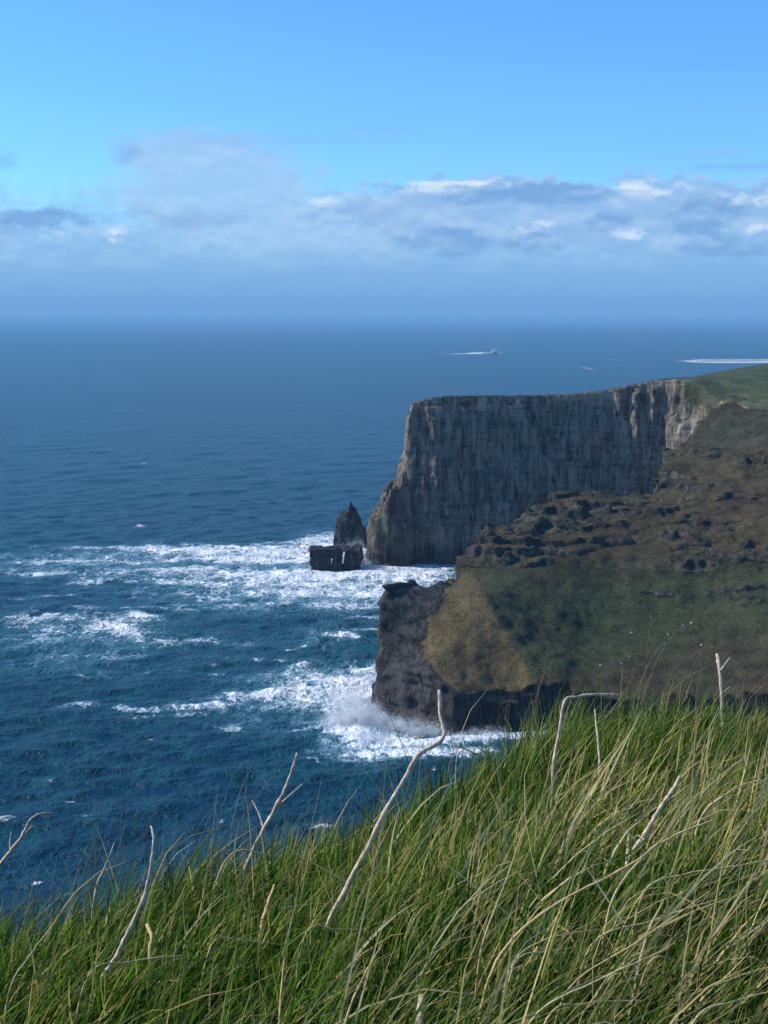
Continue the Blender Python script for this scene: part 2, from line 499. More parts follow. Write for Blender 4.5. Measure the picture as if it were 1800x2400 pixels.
def near2d(X, Y):
    T = T_NEAR(X, Y)
    T = T + 2.4 * fbm(X / 20, Y / 34, 0, 4, 0.55) + 0.9 * fbm(X / 5, Y / 9, 6, 3)
    V = np.stack([X.ravel(), Y.ravel(), T.ravel()], 1)
    uu, vv = proj(V)
    oc = np.clip(outcrop(uu, vv), 0, 1.2).reshape(X.shape)
    # steps cut by rock bands in the outcrops
    nn = fbm(X / 13, Y / 13, 4, 3)
    step = 4.5
    ph = (T + 5 * nn) / step
    fr = ph - np.floor(ph)
    T = T + oc * (sstep(fr, 0.2, 0.42) - fr) * step * 0.85 + oc * 1.3 * nn
    return dict(d=poly_sd(NP_, X, Y), T=T, oc=oc)
def near3d(X, Y, z, m):
    return np.minimum(m['d'] - 0.06 * max(z, 0) - 0.35 * math.sin(z * 0.6), (m['T'] - z) * 0.8)
def near_noise(x, y, z, f, maps, I):
    oc = maps['oc'][I[:, 0], I[:, 1]]; T = maps['T'][I[:, 0], I[:, 1]]
    d = maps['d'][I[:, 0], I[:, 1]]
    cl = sstep(d - 0.06 * z, 4, 0) 
    k = np.maximum(cl, 0.55 * oc)
    n = 3.0 * fbm(x / 9, y / 9, z / 14, 3) + 1.7 * fbm(x / 4, y / 4, z / 3.0, 3, 0.6) + 1.2 * fbm(x / 14, y / 14, z / 1.7, 2)
    g = 0.9 * fbm(x / 7, y / 7, z / 5, 4, 0.6)
    return n * k + g * (1 - k)
vn, qn = build_sdf((-14, 486, -4), (262, 830, 112), (0.95, 0.95, 0.95), near2d, near3d, near_noise)
nn_ = vnormals(vn, qn)
def near_paint(v, n):
    x, y, z = v.T
    u, vv = proj(v)
    oc = np.clip(outcrop(u, vv), 0, 1.2)
    d = poly_sd(NP_, x, y)
    slope = n[:, 2] + 0.16 * fbm(x / 4, y / 4, z / 4, 3)
    rock = 1 - sstep(slope, 0.45, 0.66)
    rock = np.maximum(rock, sstep(oc + 1.15 * fbm(x / 9, y / 9, z / 2.6, 5, 0.6), 0.58, 0.95) * sstep(slope, 1.06, 0.80))
    ub = np.interp(vv, [1340, 1390, 1429, 1458, 1502, 1530, 1567, 1596, 1625], [1056, 1047, 1018, 1000, 989, 988, 1022, 1035, 1098])
    nose = sstep(u + 22 * fbm(x / 5, y / 5, z / 5, 3), ub + 6, ub - 6)
    rock = np.clip(np.maximum(rock, nose), 0, 1)
    rn = fbm(x / 9, y / 9, z / 3, 4)[:, None]
    rk = np.array([0.056, 0.051, 0.047]) * (1 + 0.6 * rn)
    high = sstep(z, 38, 46)[:, None]
    rk = rk * (1 - high) + (np.array([0.046, 0.043, 0.036]) * (1 + 0.5 * rn) + np.array([0.02, 0.022, 0.004]) * np.clip(rn * 3, 0, 1)) * high
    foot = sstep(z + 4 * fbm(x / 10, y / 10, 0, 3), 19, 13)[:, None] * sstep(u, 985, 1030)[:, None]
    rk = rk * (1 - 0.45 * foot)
    a = fbm(x / 22, y / 22, z / 22, 4); b = fbm(x / 7 + 20, y / 7, z / 7, 4)
    brown = np.array([0.092, 0.068, 0.034]); olive = np.array([0.070, 0.066, 0.029]); green = np.array([0.052, 0.070, 0.026])
    # greener sward in the bowl, browner heath above and along the foot
    gm = sstep(vv + 70 * a + 30 * b, 1290, 1380) * sstep(1640 - vv + 40 * a - np.maximum(0, u - 1300) * 0.2, 20, 90)
    gm = np.clip(gm * sstep(u - (vv - 1400) * 0.55, 1090, 1150) , 0, 1)[:, None]
    t = sstep(a + 0.5 * b, -0.45, 0.4)[:, None]
    g = olive * (1 - t) + brown * t
    g2 = green * (1 - t * 0.6) + olive * t * 0.6
    g = g * (1 - gm) + g2 * gm
    dk = sstep(fbm(x / 12 + 3, y / 12, z / 5, 4) + 0.25 * b, 0.05, 0.45)[:, None] * sstep(vv, 1420, 1330)[:, None]
    g = g * (1 - 0.5 * dk)
    # straw coloured prow slope left of the ridge, painted brighter as the sunlit side
    rid = sstep(u - (vv - 1400) * 0.55 + 14 * b, 1150, 1128)[:, None] * sstep(vv, 1320, 1390)[:, None]
    g = g * (1 - rid) + np.array([0.150, 0.115, 0.050]) * (1 + 0.3 * b[:, None]) * rid
    up = np.exp(-(((u - 1700) / 120) ** 2 + ((vv - 1000) / 40) ** 2))[:, None]
    g = g * (1 - up) + np.array([0.068, 0.075, 0.036]) * up
    return g * (1 - rock[:, None]) + rk * rock[:, None], rock
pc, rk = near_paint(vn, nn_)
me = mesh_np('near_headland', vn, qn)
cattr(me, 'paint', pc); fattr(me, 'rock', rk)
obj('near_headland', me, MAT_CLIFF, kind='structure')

# ------------------------------------------------------------------ sea stacks
def stack(name, label, lo, hi, cell, f3, paintcol):
    ax = grid_axes(lo, hi, (cell,) * 3)
    X, Y, Z = np.meshgrid(*[a.astype(np.float32) for a in ax], indexing='ij')
    f = f3(X, Y, Z)
    v, q = surface_nets(f, lo, (cell,) * 3)
    n = vnormals(v, q)
    me = mesh_np(name, v, q)
    x, y, z = v.T
    k = (1 + 0.4 * fbm(x / 3, y / 3, z / 5, 3))[:, None]
    cattr(me, 'paint', np.array(paintcol) * k); fattr(me, 'rock', np.ones(len(v)))
    return obj(name, me, MAT_CLIFF, label=label, category='sea stack')
def pin(X, Y, Z):
    # thin fin: sheer seaward wall, stepped shoulder, sharp summit, ragged slope down to the gap
    us = np.array([780, 786, 789, 795, 805, 811, 815, 819, 823, 827, 836, 845, 850, 856, 862])
    zs = np.array([-4, 12, 19, 23, 24, 24.5, 28, 32, 31, 29.5, 25.5, 18.5, 14, 11, -4])
    xs = (us - 900) / F * 930.0
    jx = X + 1.1 * fbm(X / 2, Y / 2, Z / 6, 3)
    top = np.interp(jx, xs, zs) + 1.6 * fbm(X / 1.6, Y / 2.4, 3, 3)
    th = 8.5 * (1 - np.clip(Z, 0, 40) / 40) - np.abs(Y - 922 - 1.5 * fbm(X / 5, 0, Z / 9, 2))
    f = np.minimum(th, (top * 0.9 - Z) * 0.5)
    return f + 1.8 * fbm(X / 2.2, Y / 2.2, Z / 9, 3, 0.6) + 0.7 * fbm(X / 4, Y / 4, Z / 1.5, 3)
stack('sea_stack', 'tall dark pointed sea stack standing off the foot of the far cliff', (-38, 902, -3), (-4, 942, 38), 0.6, pin, (0.040, 0.040, 0.043))
def block(X, Y, Z):
    dx = np.minimum(X + 44.5, -13.8 - X); dy = np.minimum(Y - 834.5, 848 - Y)
    dx = dx - 0.7 * sstep(Z, 8, 2)
    f = np.minimum(np.minimum(dx, dy), 12.4 - Z + 0.02 * (X + 30))
    f = f + 1.5 * fbm(X / 4, Y / 4, Z / 5, 3) + 0.9 * fbm(X / 9, Y / 9, Z / 1.2, 2) + 0.8 * fbm(X / 1.8, Y / 1.8, Z / 8, 2)
    for (sx, hw, z0, z1) in ((-31.6, 0.55, 1.0, 6.5), (-24.6, 0.8, 1.0, 10.5)):
        slot = np.minimum(np.minimum(hw - np.abs(X - sx - 0.12 * (Z - 5) + 0.9 * vnoise(X / 3, Y / 3, Z / 1.6)), z1 - Z), Z - z0)
        f = np.minimum(f, -slot)
    return f
stack('sea_stack', 'low flat topped dark rock block with two narrow slots, waves breaking behind it', (-50, 829, -3), (-8, 854, 17), 0.5, block, (0.036, 0.036, 0.038))

# ------------------------------------------------------------------ sea
def build_sea():
    a_lo, a_hi = math.radians(0.19), math.radians(27.0)
    rows = 860
    ang = np.linspace(a_hi, a_lo, rows)
    r = CAM_Z / np.tan(ang)
    us = np.linspace(-260, 2060, 740)
    th = np.arctan((us - 900) / F)
    ext = np.radians(np.array([22, 25, 30, 36, 44, 54, 66, 78]))
    th = np.concatenate([-ext[::-1], th, ext])
    Rg, Tg = np.meshgrid(r, th, indexing='ij')
    X = Rg * np.tan(np.clip(Tg, -1.37, 1.37)); Y = Rg.copy()
    x = X.ravel(); y = Y.ravel()
    # local spacing for fading waves that the mesh cannot carry
    dr = np.abs(np.gradient(r)); cellsz = np.repeat(dr, len(th))
    cellx = (Rg * (2320 / F / 740)).ravel()
    cs = np.maximum(cellsz, cellx)
    z = np.zeros_like(x)
    wr = np.random.default_rng(5)
    sx = np.zeros_like(x); sy = np.zeros_like(x)
    wind = math.radians(-62)     # travel direction, swell runs in from the left and away from the eye
    for i in range(46):
        lam = 3.2 * (1.085 ** i)
        th_ = wind + wr.normal(0, 0.55)
        kx, ky = math.cos(th_), math.sin(th_)
        k = 2 * math.pi / lam
        amp = 0.0085 * lam * math.exp(-(lam / 42)) * (1.0 if lam > 6 else 0.8)
        ph = k * (kx * x + ky * y) + wr.random() * 6.28
        ph += 1.2 * vnoise(x / (lam * 3.1), y / (lam * 3.1), i)
        env = 0.55 + 0.9 * np.clip(0.5 + 0.8 * vnoise(x / (lam * 4) + i, y / (lam * 4), 3.3), 0, 1)
        att = np.clip((lam / cs - 2.0) / 2.5, 0, 1)
        z += amp * env * att * (np.sin(ph) + 0.22 * np.cos(2 * ph))
        sx += amp * att * np.cos(ph) * kx; sy += amp * att * np.cos(ph) * ky
    steep = z.copy()
    # ---- foam coverage laid out on the water in world metres
    foam = np.zeros_like(x); milky = np.zeros_like(x); lift = np.zeros_like(x)
    jx = x + 9 * fbm(x / 30, y / 45, 1, 3); jy = y + 16 * fbm(x / 30 + 7, y / 45, 2, 3)
    def blob(u, v, su, sv, a, tilt=0.0, into='foam', h=0.0):
        c = S(u, v); Yc = c[1]
        ex = su / F * Yc; ey = sv * Yc * Yc / (CAM_Z * F)
        dx = jx - c[0]; dy = jy - c[1] + tilt * (jx - c[0]) * ey / ex
        g = np.exp(-((dx / ex) ** 2 + (dy / ey) ** 2))
        if into == 'foam':
            np.copyto(foam, 1 - (1 - foam) * (1 - np.clip(a * g, 0, 1)))
        np.copyto(milky, 1 - (1 - milky) * (1 - np.clip(0.8 * a * g, 0, 1)))
        if h: lift[:] += h * g
    # surf round the far stacks
    blob(700, 1290, 240, 22, 0.85, 0.1); blob(520, 1292, 220, 14, 0.60); blob(420, 1285, 200, 9, 0.35)
    blob(790, 1345, 190, 18, 0.9); blob(900, 1340, 120, 16, 0.9); blob(1000, 1338, 90, 20, 0.85)
    blob(760, 1265, 60, 18, 0.7); blob(830, 1285, 50, 14, 1.0, 0, h=1.5); blob(880, 1320, 40, 12, 1.0, 0, h=1.5)
    blob(690, 1350, 260, 20, 0.62); blob(620, 1390, 280, 22, 0.5); blob(850, 1390, 170, 26, 0.55); blob(1000, 1360, 60, 16, 0.7)
    blob(300, 1340, 280, 18, 0.36); blob(120, 1310, 160, 18, 0.30); blob(190, 1368, 40, 7, 0.75); blob(860, 1352, 60, 8, 0.9, 0.6, h=1.2)
    blob(330, 1320, 420, 46, 0.5, into='milky'); blob(820, 1330, 260, 60, 0.7, into='milky'); blob(150, 1560, 260, 30, 0.3, into='milky'); blob(700, 1400, 300, 40, 0.6, into='milky'); blob(780, 1500, 160, 60, 0.3, into='milky')
    for (u, v, su, sv, a, tl) in ((560, 1335, 260, 6, 0.62, 0.3), (420, 1362, 240, 5, 0.5, 0.3), (700, 1372, 240, 6, 0.62, 0.4), (250, 1315, 220, 5, 0.5, 0.2), (90, 1345, 150, 5, 0.45, 0.2),
            (560, 1420, 200, 5, 0.45, 0.5), (820, 1420, 120, 8, 0.5, 0.5), (640, 1310, 260, 8, 0.8, 0.1), (300, 1285, 240, 5, 0.5, 0.1), (930, 1400, 70, 14, 0.7, 0.3), (860, 1445, 70, 6, 0.5, 0.2),
            (350, 1430, 260, 5, 0.35, 0.3), (100, 1400, 160, 4, 0.4, 0.2), (640, 1545, 150, 5, 0.35, -0.3), (420, 1580, 200, 5, 0.3, 0.2), (250, 1530, 160, 5, 0.35, 0.4)):
        blob(u, v, su, sv, a, tl)
    # patch of torn foam on the left
    blob(120, 1450, 170, 16, 0.55); blob(300, 1470, 70, 16, 0.9, 0.4, h=1.3); blob(200, 1478, 150, 20, 0.5); blob(440, 1512, 120, 8, 0.55)
    blob(60, 1500, 120, 14, 0.3); blob(200, 1500, 300, 46, 0.45, into='milky')
    # lines off the nose
    blob(800, 1490, 60, 6, 0.75, 0.3); blob(870, 1475, 50, 5, 0.5); blob(740, 1500, 40, 18, 0.2, h=1.5)
    blob(680, 1566, 26, 12, 0.75, -0.3, h=3.2)
    blob(860, 1560, 70, 16, 0.5); blob(760, 1600, 130, 20, 0.85, 0.1, h=1.5); blob(600, 1630, 110, 13, 0.8, -0.5, h=1.6); blob(470, 1655, 90, 9, 0.72, -0.5, h=1.2)
    blob(830, 1640, 90, 36, 0.95); blob(880, 1600, 60, 40, 0.85); blob(720, 1640, 130, 16, 0.55); blob(330, 1655, 90, 8, 0.5); blob(180, 1662, 50, 9, 0.6)
    blob(700, 1650, 300, 60, 0.5, into='milky'); blob(900, 1730, 180, 60, 1.0, into='milky'); blob(740, 1590, 160, 40, 0.6, into='milky')
    blob(860, 1720, 90, 24, 1.0, 0, h=1.2); blob(960, 1725, 110, 22, 1.0, 0, h=1.0); blob(1100, 1725, 110, 14, 0.98, 0, h=1.0); blob(900, 1760, 110, 14, 0.8)
    blob(820, 1700, 50, 30, 0.8); blob(1000, 1775, 140, 10, 0.5); blob(680, 1722, 60, 6, 0.5); blob(540, 1700, 70, 10, 0.42, h=0.8); blob(860, 1790, 170, 8, 0.35)
    blob(1200, 1720, 120, 12, 0.9)
    blob(800, 1605, 140, 26, 0.7); blob(790, 1720, 70, 16, 0.9, h=0.8); blob(840, 1560, 90, 12, 0.6); blob(430, 1500, 130, 7, 0.5, 0.25); blob(330, 1448, 60, 6, 0.9, 0.5, h=0.8)
    blob(940, 1770, 160, 12, 0.75); blob(1060, 1755, 120, 10, 0.8); blob(640, 1660, 120, 6, 0.5, -0.2); blob(400, 1675, 120, 5, 0.4)
    # reef breakers and the wake far out
    c = S(1720, 847)
    foam[:] = np.maximum(foam, 1.6 * np.exp(-(((x - c[0]) / 175) ** 4 + ((y - c[1] - 0.06 * (x - c[0])) / 150) ** 2)))
    c = S(1143, 827)
    foam[:] = np.maximum(foam, 1.8 * np.exp(-(((x - c[0] + 25) / 85) ** 2 + ((y - c[1] - 1.0 * (x - c[0])) / 90) ** 2)))
    foam[:] = np.maximum(foam, 1.0 * np.exp(-(((x - c[0] + 110) / 110) ** 2 + ((y - c[1] + 130) / 60) ** 2)))
    for (u, v, su) in ((1375, 863, 9), (1440, 843, 6), (330, 1232, 12), (190, 1368, 26), (340, 1085, 5), (120, 1830, 8), (165, 1882, 14), (200, 1918, 12), (90, 2065, 16),
                       (340, 1733, 16), (190, 1585, 14), (735, 1780, 12), (335, 1838, 5), (745, 1787, 8), (500, 1560, 8), (520, 1925, 6), (1020, 1800, 8)):
        c = S(u, v); ex = su / F * c[1]; ey = 4.0 * c[1] ** 2 / (CAM_Z * F)
        g = 0.60 * np.exp(-(((x - c[0]) / ex / 1.3) ** 2 + ((y - c[1]) / ey / 1.3) ** 2))
        foam[:] = np.maximum(foam, g)
    # sparse wind-blown whitecaps
    cap = fbm(x / 22, y / 40, 5, 3) + 0.5 * np.clip(steep, -1, 2)
    near = sstep(y, 1500, 500)
    foam[:] = np.maximum(foam, sstep(cap, 0.78, 1.15) * 0.55 * (0.25 + 0.75 * near))
    # break up the lift into crests
    z += lift * (0.65 + 0.7 * fbm(x / 9, y / 9, 4, 3)) + foam * 0.55 * fbm(x / 3.5, y / 4.5, 6, 3) * np.clip(4 / cs, 0, 1)
    verts = np.stack([x + 0, y + 0, z], 1)
    nT = len(th)
    i0 = (np.arange(rows - 1)[:, None] * nT + np.arange(nT - 1)[None]).ravel()
    q = np.stack([i0, i0 + 1, i0 + nT + 1, i0 + nT], 1)
    me = mesh_np('sea', verts, q)
    fattr(me, 'foam', foam); fattr(me, 'milky', milky); fattr(me, 'crest', steep)
    return me
def water_material():
    m, n = new_mat('sea_water')
    geo = n.new('ShaderNodeNewGeometry'); p = geo.outputs['Position']
    foam = n.attr('foam'); milky = n.attr('milky'); crest = n.attr('crest')
    # warp for torn streaks
    wn = n.new('ShaderNodeTexNoise'); n.link(n.scale(p, (0.05, 0.03, 0.05)), wn.inputs['Vector']); wn.inputs['Detail'].default_value = 3
    off = n.new('ShaderNodeVectorMath', operation='MULTIPLY_ADD')
    n.link(wn.outputs['Color'], off.inputs[0]); off.inputs[1].default_value = (16, 22, 0); n.link(p, off.inputs[2])
    pw = off.outputs[0]
    n1 = n.noise(n.scale(pw, (0.10, 0.055, 0)), 1.0, 6, 0.62)
    n2 = n.noise(n.scale(pw, (0.30, 0.14, 0)), 1.0, 4, 0.58)
    # lacy veins = ridge of noise
    v1 = n.math('ABSOLUTE', n.math('SUBTRACT', n.noise(n.scale(pw, (0.22, 0.10, 0)), 1.0, 5, 0.6), 0.5))
    vein = n.smooth(v1, 0.0, 0.10, 1.0, 0.0)
    tex = n.math('ADD', n.math('MULTIPLY', n1, 0.75), n.math('MULTIPLY', n2, 0.65))
    tex = n.math('ADD', tex, n.math('MULTIPLY', vein, 0.16))
    tex = n.math('ADD', n.math('MULTIPLY', n.math('SUBTRACT', tex, 0.72), 1.5), 0.72)
    # threshold moves with coverage
    thr = n.math('SUBTRACT', 1.26, n.math('MULTIPLY', foam, 0.88))
    fm = n.smooth(n.math('SUBTRACT', tex, thr), -0.14, 0.36)
    fm = n.math('MULTIPLY', fm, n.smooth(foam, 0.05, 0.25))
    deep = n.mix(n.smooth(n.noise(n.scale(p, (0.004, 0.002, 0)), 1.0, 3, 0.5), 0.35, 0.65), C(0.0018, 0.030, 0.064), C(0.0024, 0.039, 0.060))
    mott = n.noise(n.scale(p, (0.12, 0.05, 0)), 1.0, 5, 0.65)
    deep = n.mix(n.smooth(mott, 0.40, 0.70), deep, C(0.005, 0.064, 0.080))
    # near the shore the water carries air and turns green
    wc = n.mix(n.math('MULTIPLY', milky, 0.85), deep, C(0.030, 0.165, 0.205))
    wc = n.mix(n.smooth(crest, 0.5, 2.2, 0.0, 0.5), wc, C(0.012, 0.085, 0.082))
    fcol = n.mix(n.smooth(tex, 0.55, 1.05), C(0.50, 0.60, 0.68), C(0.86, 0.89, 0.92))
    thin = n.smooth(n.math('SUBTRACT', tex, n.math('SUBTRACT', 1.12, n.math('MULTIPLY', n.math('MAXIMUM', foam, n.math('MULTIPLY', milky, 0.9)), 0.80))), -0.15, 0.40)
    thin = n.math('MULTIPLY', thin, n.smooth(milky, 0.03, 0.3))
    wc = n.mix(n.math('MULTIPLY', thin, 0.68), wc, C(0.26, 0.43, 0.52))
    colr = n.mix(fm, wc, fcol)
    b = n.new('ShaderNodeBsdfPrincipled')
    n.link(colr, b.inputs['Base Color'])
    b.inputs['IOR'].default_value = 1.33
    n.link(n.smooth(fm, 0.0, 0.5, 0.26, 0.85), b.inputs['Roughness'])
    n.link(n.smooth(fm, 0.0, 0.6, 0.15, 0.10), b.inputs['Specular IOR Level'])
    bump_h = n.math('ADD', n.math('MULTIPLY', n.noise(n.scale(p, (0.55, 0.38, 0)), 1.0, 4, 0.62), 1.6), n.math('MULTIPLY', fm, 0.25))
    bump_h = n.math('ADD', bump_h, n.math('MULTIPLY', n.noise(n.scale(p, (0.11, 0.08, 0)), 1.0, 4, 0.6), 5.0))
    bu = n.new('ShaderNodeBump'); bu.inputs['Strength'].default_value = 0.8; bu.inputs['Distance'].default_value = 1.0
    n.link(bump_h, bu.inputs['Height']); n.link(bu.outputs[0], b.inputs['Normal'])
    out = n.new('ShaderNodeOutputMaterial'); n.link(b.outputs[0], out.inputs[0])
    return m
obj('sea', build_sea(), water_material(), kind='structure')

# ------------------------------------------------------------------ clifftop bank the camera stands on
_sil = [(-400, 2230), (0, 2135), (217, 2072), (434, 2026), (608, 1985), (760, 1930), (868, 1880), (976, 1830), (1060, 1790), (1139, 1758), (1220, 1705),
        (1302, 1672), (1465, 1645), (1630, 1650), (1800, 1640), (2300, 1640)]
_sx = []; _yc = []; _zc = []
for (u, v) in _sil:
    t = (u - 0) / 1800.0
    Yc = 3.4 + 2.0 * min(max(t, -0.2), 1.3)
    p_ = P(u, v, Yc)
    _sx.append(p_[0] / Yc); _yc.append(Yc); _zc.append(p_[2] - CAM_Z - 0.165)
def crest_at(s):
    return np.interp(s, _sx, _yc), np.interp(s, _sx, _zc)
def ground(x, y):
    """height of the turf relative to the sea, drop-off beyond the crest line"""
    x = np.asarray(x, float); y = np.asarray(y, float)
    s = x / np.maximum(y, 1.5)
    yc, zc = crest_at(s)
    y0 = 2.0
    z0 = -1.38 - 0.05 * (0.3 - x) 
    t = np.clip((y - y0) / (yc - y0), -2, 1)
    z = z0 + (zc - z0) * np.where(t > 0, t ** 1.25, t * 0.2)
    over = np.maximum(y - yc, 0)
    z = z - 0.35 * over - np.where(over > 0, 1.2 * over * over / (1 + 0.45 * over), 0)
    z = z + 0.035 * fbm(x * 2.2, y * 2.2, 1.0, 3)
    return np.maximum(z + CAM_Z, -3)
def build_bank():
    xs = np.concatenate([np.linspace(-60, -3.2, 18), np.linspace(-3, 4, 90), np.linspace(4.4, 70, 18)])
    ys = np.concatenate([np.linspace(-6, 1.2, 10), np.linspace(1.3, 8, 100), np.linspace(8.5, 95, 40)])
    X, Y = np.meshgrid(xs, ys, indexing='ij')
    Z = ground(X, Y)
    n2 = len(ys)
    i0 = (np.arange(len(xs) - 1)[:, None] * n2 + np.arange(n2 - 1)[None]).ravel()
    q = np.stack([i0, i0 + n2, i0 + n2 + 1, i0 + 1], 1)
    return mesh_np('clifftop_bank', np.stack([X.ravel(), Y.ravel(), Z.ravel()], 1), q)
m, n = new_mat('turf_thatch')
geo = n.new('ShaderNodeNewGeometry')
b = n.new('ShaderNodeBsdfPrincipled')
c1 = n.mix(n.smooth(n.noise(geo.outputs['Position'], 9.0, 6, 0.7), 0.35, 0.65), C(0.022, 0.030, 0.010), C(0.075, 0.070, 0.028))
n.link(c1, b.inputs['Base Color']); b.inputs['Roughness'].default_value = 1.0
bu = n.new('ShaderNodeBump'); bu.inputs['Distance'].default_value = 0.05
n.link(n.noise(geo.outputs['Position'], 30.0, 5, 0.7), bu.inputs['Height']); n.link(bu.outputs[0], b.inputs['Normal'])
out = n.new('ShaderNodeOutputMaterial'); n.link(b.outputs[0], out.inputs[0])
obj('clifftop_bank', build_bank(), m, kind='structure')

# ------------------------------------------------------------------ grass
def leaf_material(name, trans=0.42, rough=0.55):
    m, n = new_mat(name)
    c = n.attr('tint', 'Color')
    b = n.new('ShaderNodeBsdfPrincipled')
    n.link(c, b.inputs['Base Color']); b.inputs['Roughness'].default_value = rough
    b.inputs['Specular IOR Level'].default_value = 0.18
    t = n.new('ShaderNodeBsdfTranslucent'); n.link(c, t.inputs[0])
    mx = n.new('ShaderNodeMixShader'); mx.inputs[0].default_value = trans
    n.link(b.outputs[0], mx.inputs[1]); n.link(t.outputs[0], mx.inputs[2])
    out = n.new('ShaderNodeOutputMaterial'); n.link(mx.outputs[0], out.inputs[0])
    return m
MAT_GRASS = leaf_material('grass_blade')

def blades(N, region, length, width, lean, bend, palette, weights, seg=5, clump=0.0, seed=1, tipfade=0.25, density=None, spread=0.5, rootdark=0.55):
    r = np.random.default_rng(seed)
    (s0, s1, y0, y1) = region
    # area-uniform samples in a fan: s = x/y, y
    y = np.sqrt(r.random(N) * (y1 * y1 - y0 * y0) + y0 * y0)
    s = s0 + (s1 - s0) * r.random(N)
    x = s * y
    if clump:
        y = y + clump * fbm(x * 3, y * 3, 2, 2); x = x + clump * fbm(x * 3 + 9, y * 3, 4, 2)
    if density is not None:
        k = r.random(N) < density(x, y); x = x[k]; y = y[k]
    N = len(x)
    z = ground(x, y) - 0.01
    L = length[0] + (length[1] - length[0]) * r.random(N) ** 1.3
    patch = fbm(x * 1.3, y * 1.3, 7, 3)
    L = L * (1 + 0.3 * patch)
    # wind blows to the right: initial lean and further bend
    wa = r.normal(0.12, spread, N) + (r.random(N) < 0.12) * r.normal(0, 1.5, N) + 0.5 * fbm(x * 0.9, y * 0.9, 3, 2)     # horizontal heading, 0 = +X
    a0 = np.clip(r.normal(lean[0], lean[1], N) + 0.25 * patch, -0.6, 1.3)  # angle from vertical
    a0 = a0 + 0.16 * np.clip((3.6 - y), -1, 1.3) * 0.8
    cv = np.clip(r.normal(bend[0], bend[1], N), -0.2, 2.0)
    Wd = width[0] + (width[1] - width[0]) * r.random(N)
    t = np.linspace(0, 1, seg + 1)
    P_ = np.zeros((N, seg + 1, 3)); P_[:, 0] = np.stack([x, y, z], 1)
    hx, hy = np.cos(wa), np.sin(wa)
    tw = r.random(N) * math.pi
    kinkp = 1.0 + 3.0 * r.random(N)
    sidx = np.stack([-np.sin(wa + 0), np.cos(wa), np.zeros(N)], 1)
    for k in range(seg):
        a = a0 + cv * ((k + 0.5) / seg) ** kinkp
        d = np.stack([np.sin(a) * hx, np.sin(a) * hy, np.cos(a)], 1)
        P_[:, k + 1] = P_[:, k] + d * (L / seg)[:, None]
    # ribbon side vector rotated about the blade
    up = np.stack([np.zeros(N), np.zeros(N), np.ones(N)], 1)
    view = np.stack([np.cos(tw), np.sin(tw), 0.3 * np.ones(N)], 1)
    V = np.zeros((N, seg + 1, 2, 3))
    for k in range(seg + 1):
        d = P_[:, min(k + 1, seg)] - P_[:, max(k - 1, 0)]
        sd_ = np.cross(d, view); sd_ /= np.maximum(np.linalg.norm(sd_, axis=1, keepdims=True), 1e-9)
        wk = Wd * (1 - t[k] ** 2.2) * 0.5 + 0.00025
        V[:, k, 0] = P_[:, k] - sd_ * wk[:, None]; V[:, k, 1] = P_[:, k] + sd_ * wk[:, None]
    base = np.arange(N)[:, None] * (seg + 1) * 2
    q = []
    for k in range(seg):
        a = base[:, 0] + 2 * k
        q.append(np.stack([a, a + 1, a + 3, a + 2], 1))
    q = np.concatenate(q)
    pal = np.array(palette); w_ = np.array(weights, float); w_ /= w_.sum()
    pn = fbm(x * 1.1 + 4, y * 1.1, 11, 3)
    idx_ = np.clip(np.searchsorted(np.cumsum(w_), np.clip(r.random(N) + 0.22 * pn, 0, 0.999)), 0, len(pal) - 1)
    c = pal[idx_] * (0.6 + 0.7 * r.random((N, 1)))
    cc = np.repeat(c[:, None], seg + 1, 1)
    straw = np.array([0.45, 0.38, 0.19])
    f = (np.clip((t - 0.62) / 0.38, 0, 1)[None, :, None] * tipfade * (r.random((N, 1, 1)) > 0.4))
    cc = cc * (1 - f) + straw * f
    cc = np.repeat(cc[:, :, None], 2, 2)
    return V.reshape(-1, 3), q, cc.reshape(-1, 3)

G = [(0.024, 0.066, 0.008), (0.052, 0.130, 0.011), (0.100, 0.215, 0.015), (0.19, 0.285, 0.024), (0.36, 0.36, 0.07), (0.54, 0.44, 0.16)]
def inview(x, y):
    yc, _ = crest_at(x / y)
    return (y < yc + 0.9) * (0.40 + 0.60 * sstep(fbm(x * 5.5, y * 5.5, 3.7, 3), -0.35, 0.15))
REG = (-0.36, 0.42, 1.55, 6.8)
sets = []
sets.append(blades(54000, REG, (0.09, 0.25), (0.0032, 0.0078), (0.45, 0.36), (0.35, 0.40), G, (4, 5, 4.2, 2.0, 0.7, 0.4), seed=21, density=inview))
sets.append(blades(24000, REG, (0.14, 0.30), (0.0030, 0.0068), (0.55, 0.36), (0.45, 0.45), G, (3, 4.5, 4.5, 2.4, 1.0, 0.6), seed=22, density=inview))
sets.append(blades(9500, REG, (0.20, 0.46), (0.0018, 0.0042), (0.62, 0.36), (0.6, 0.5), [(0.56, 0.44, 0.17), (0.66, 0.57, 0.30), (0.46, 0.39, 0.13), (0.34, 0.34, 0.08)], (3, 2, 3, 3), seed=23,
                   density=lambda x, y: inview(x, y) * np.clip(0.35 + 1.4 * (x / y) + 0.35 * (3.2 - y) + 0.6 * fbm(x * 1.5, y * 1.5, 5, 2), 0.12, 1)))
sets.append(blades(30000, (0.40, 1.00, 1.1, 6.6), (0.14, 0.34), (0.0036, 0.0085), (0.50, 0.36), (0.40, 0.40), G, (3, 4.5, 4.2, 2.2, 1.2, 0.9), seed=31, seg=3, density=inview))
sets.append(blades(12000, (-0.80, -0.35, 1.1, 5.2), (0.14, 0.32), (0.0036, 0.0085), (0.50, 0.36), (0.40, 0.40), G, (3, 4.5, 4.2, 2.2, 1.2, 0.8), seed=32, seg=3, density=inview))
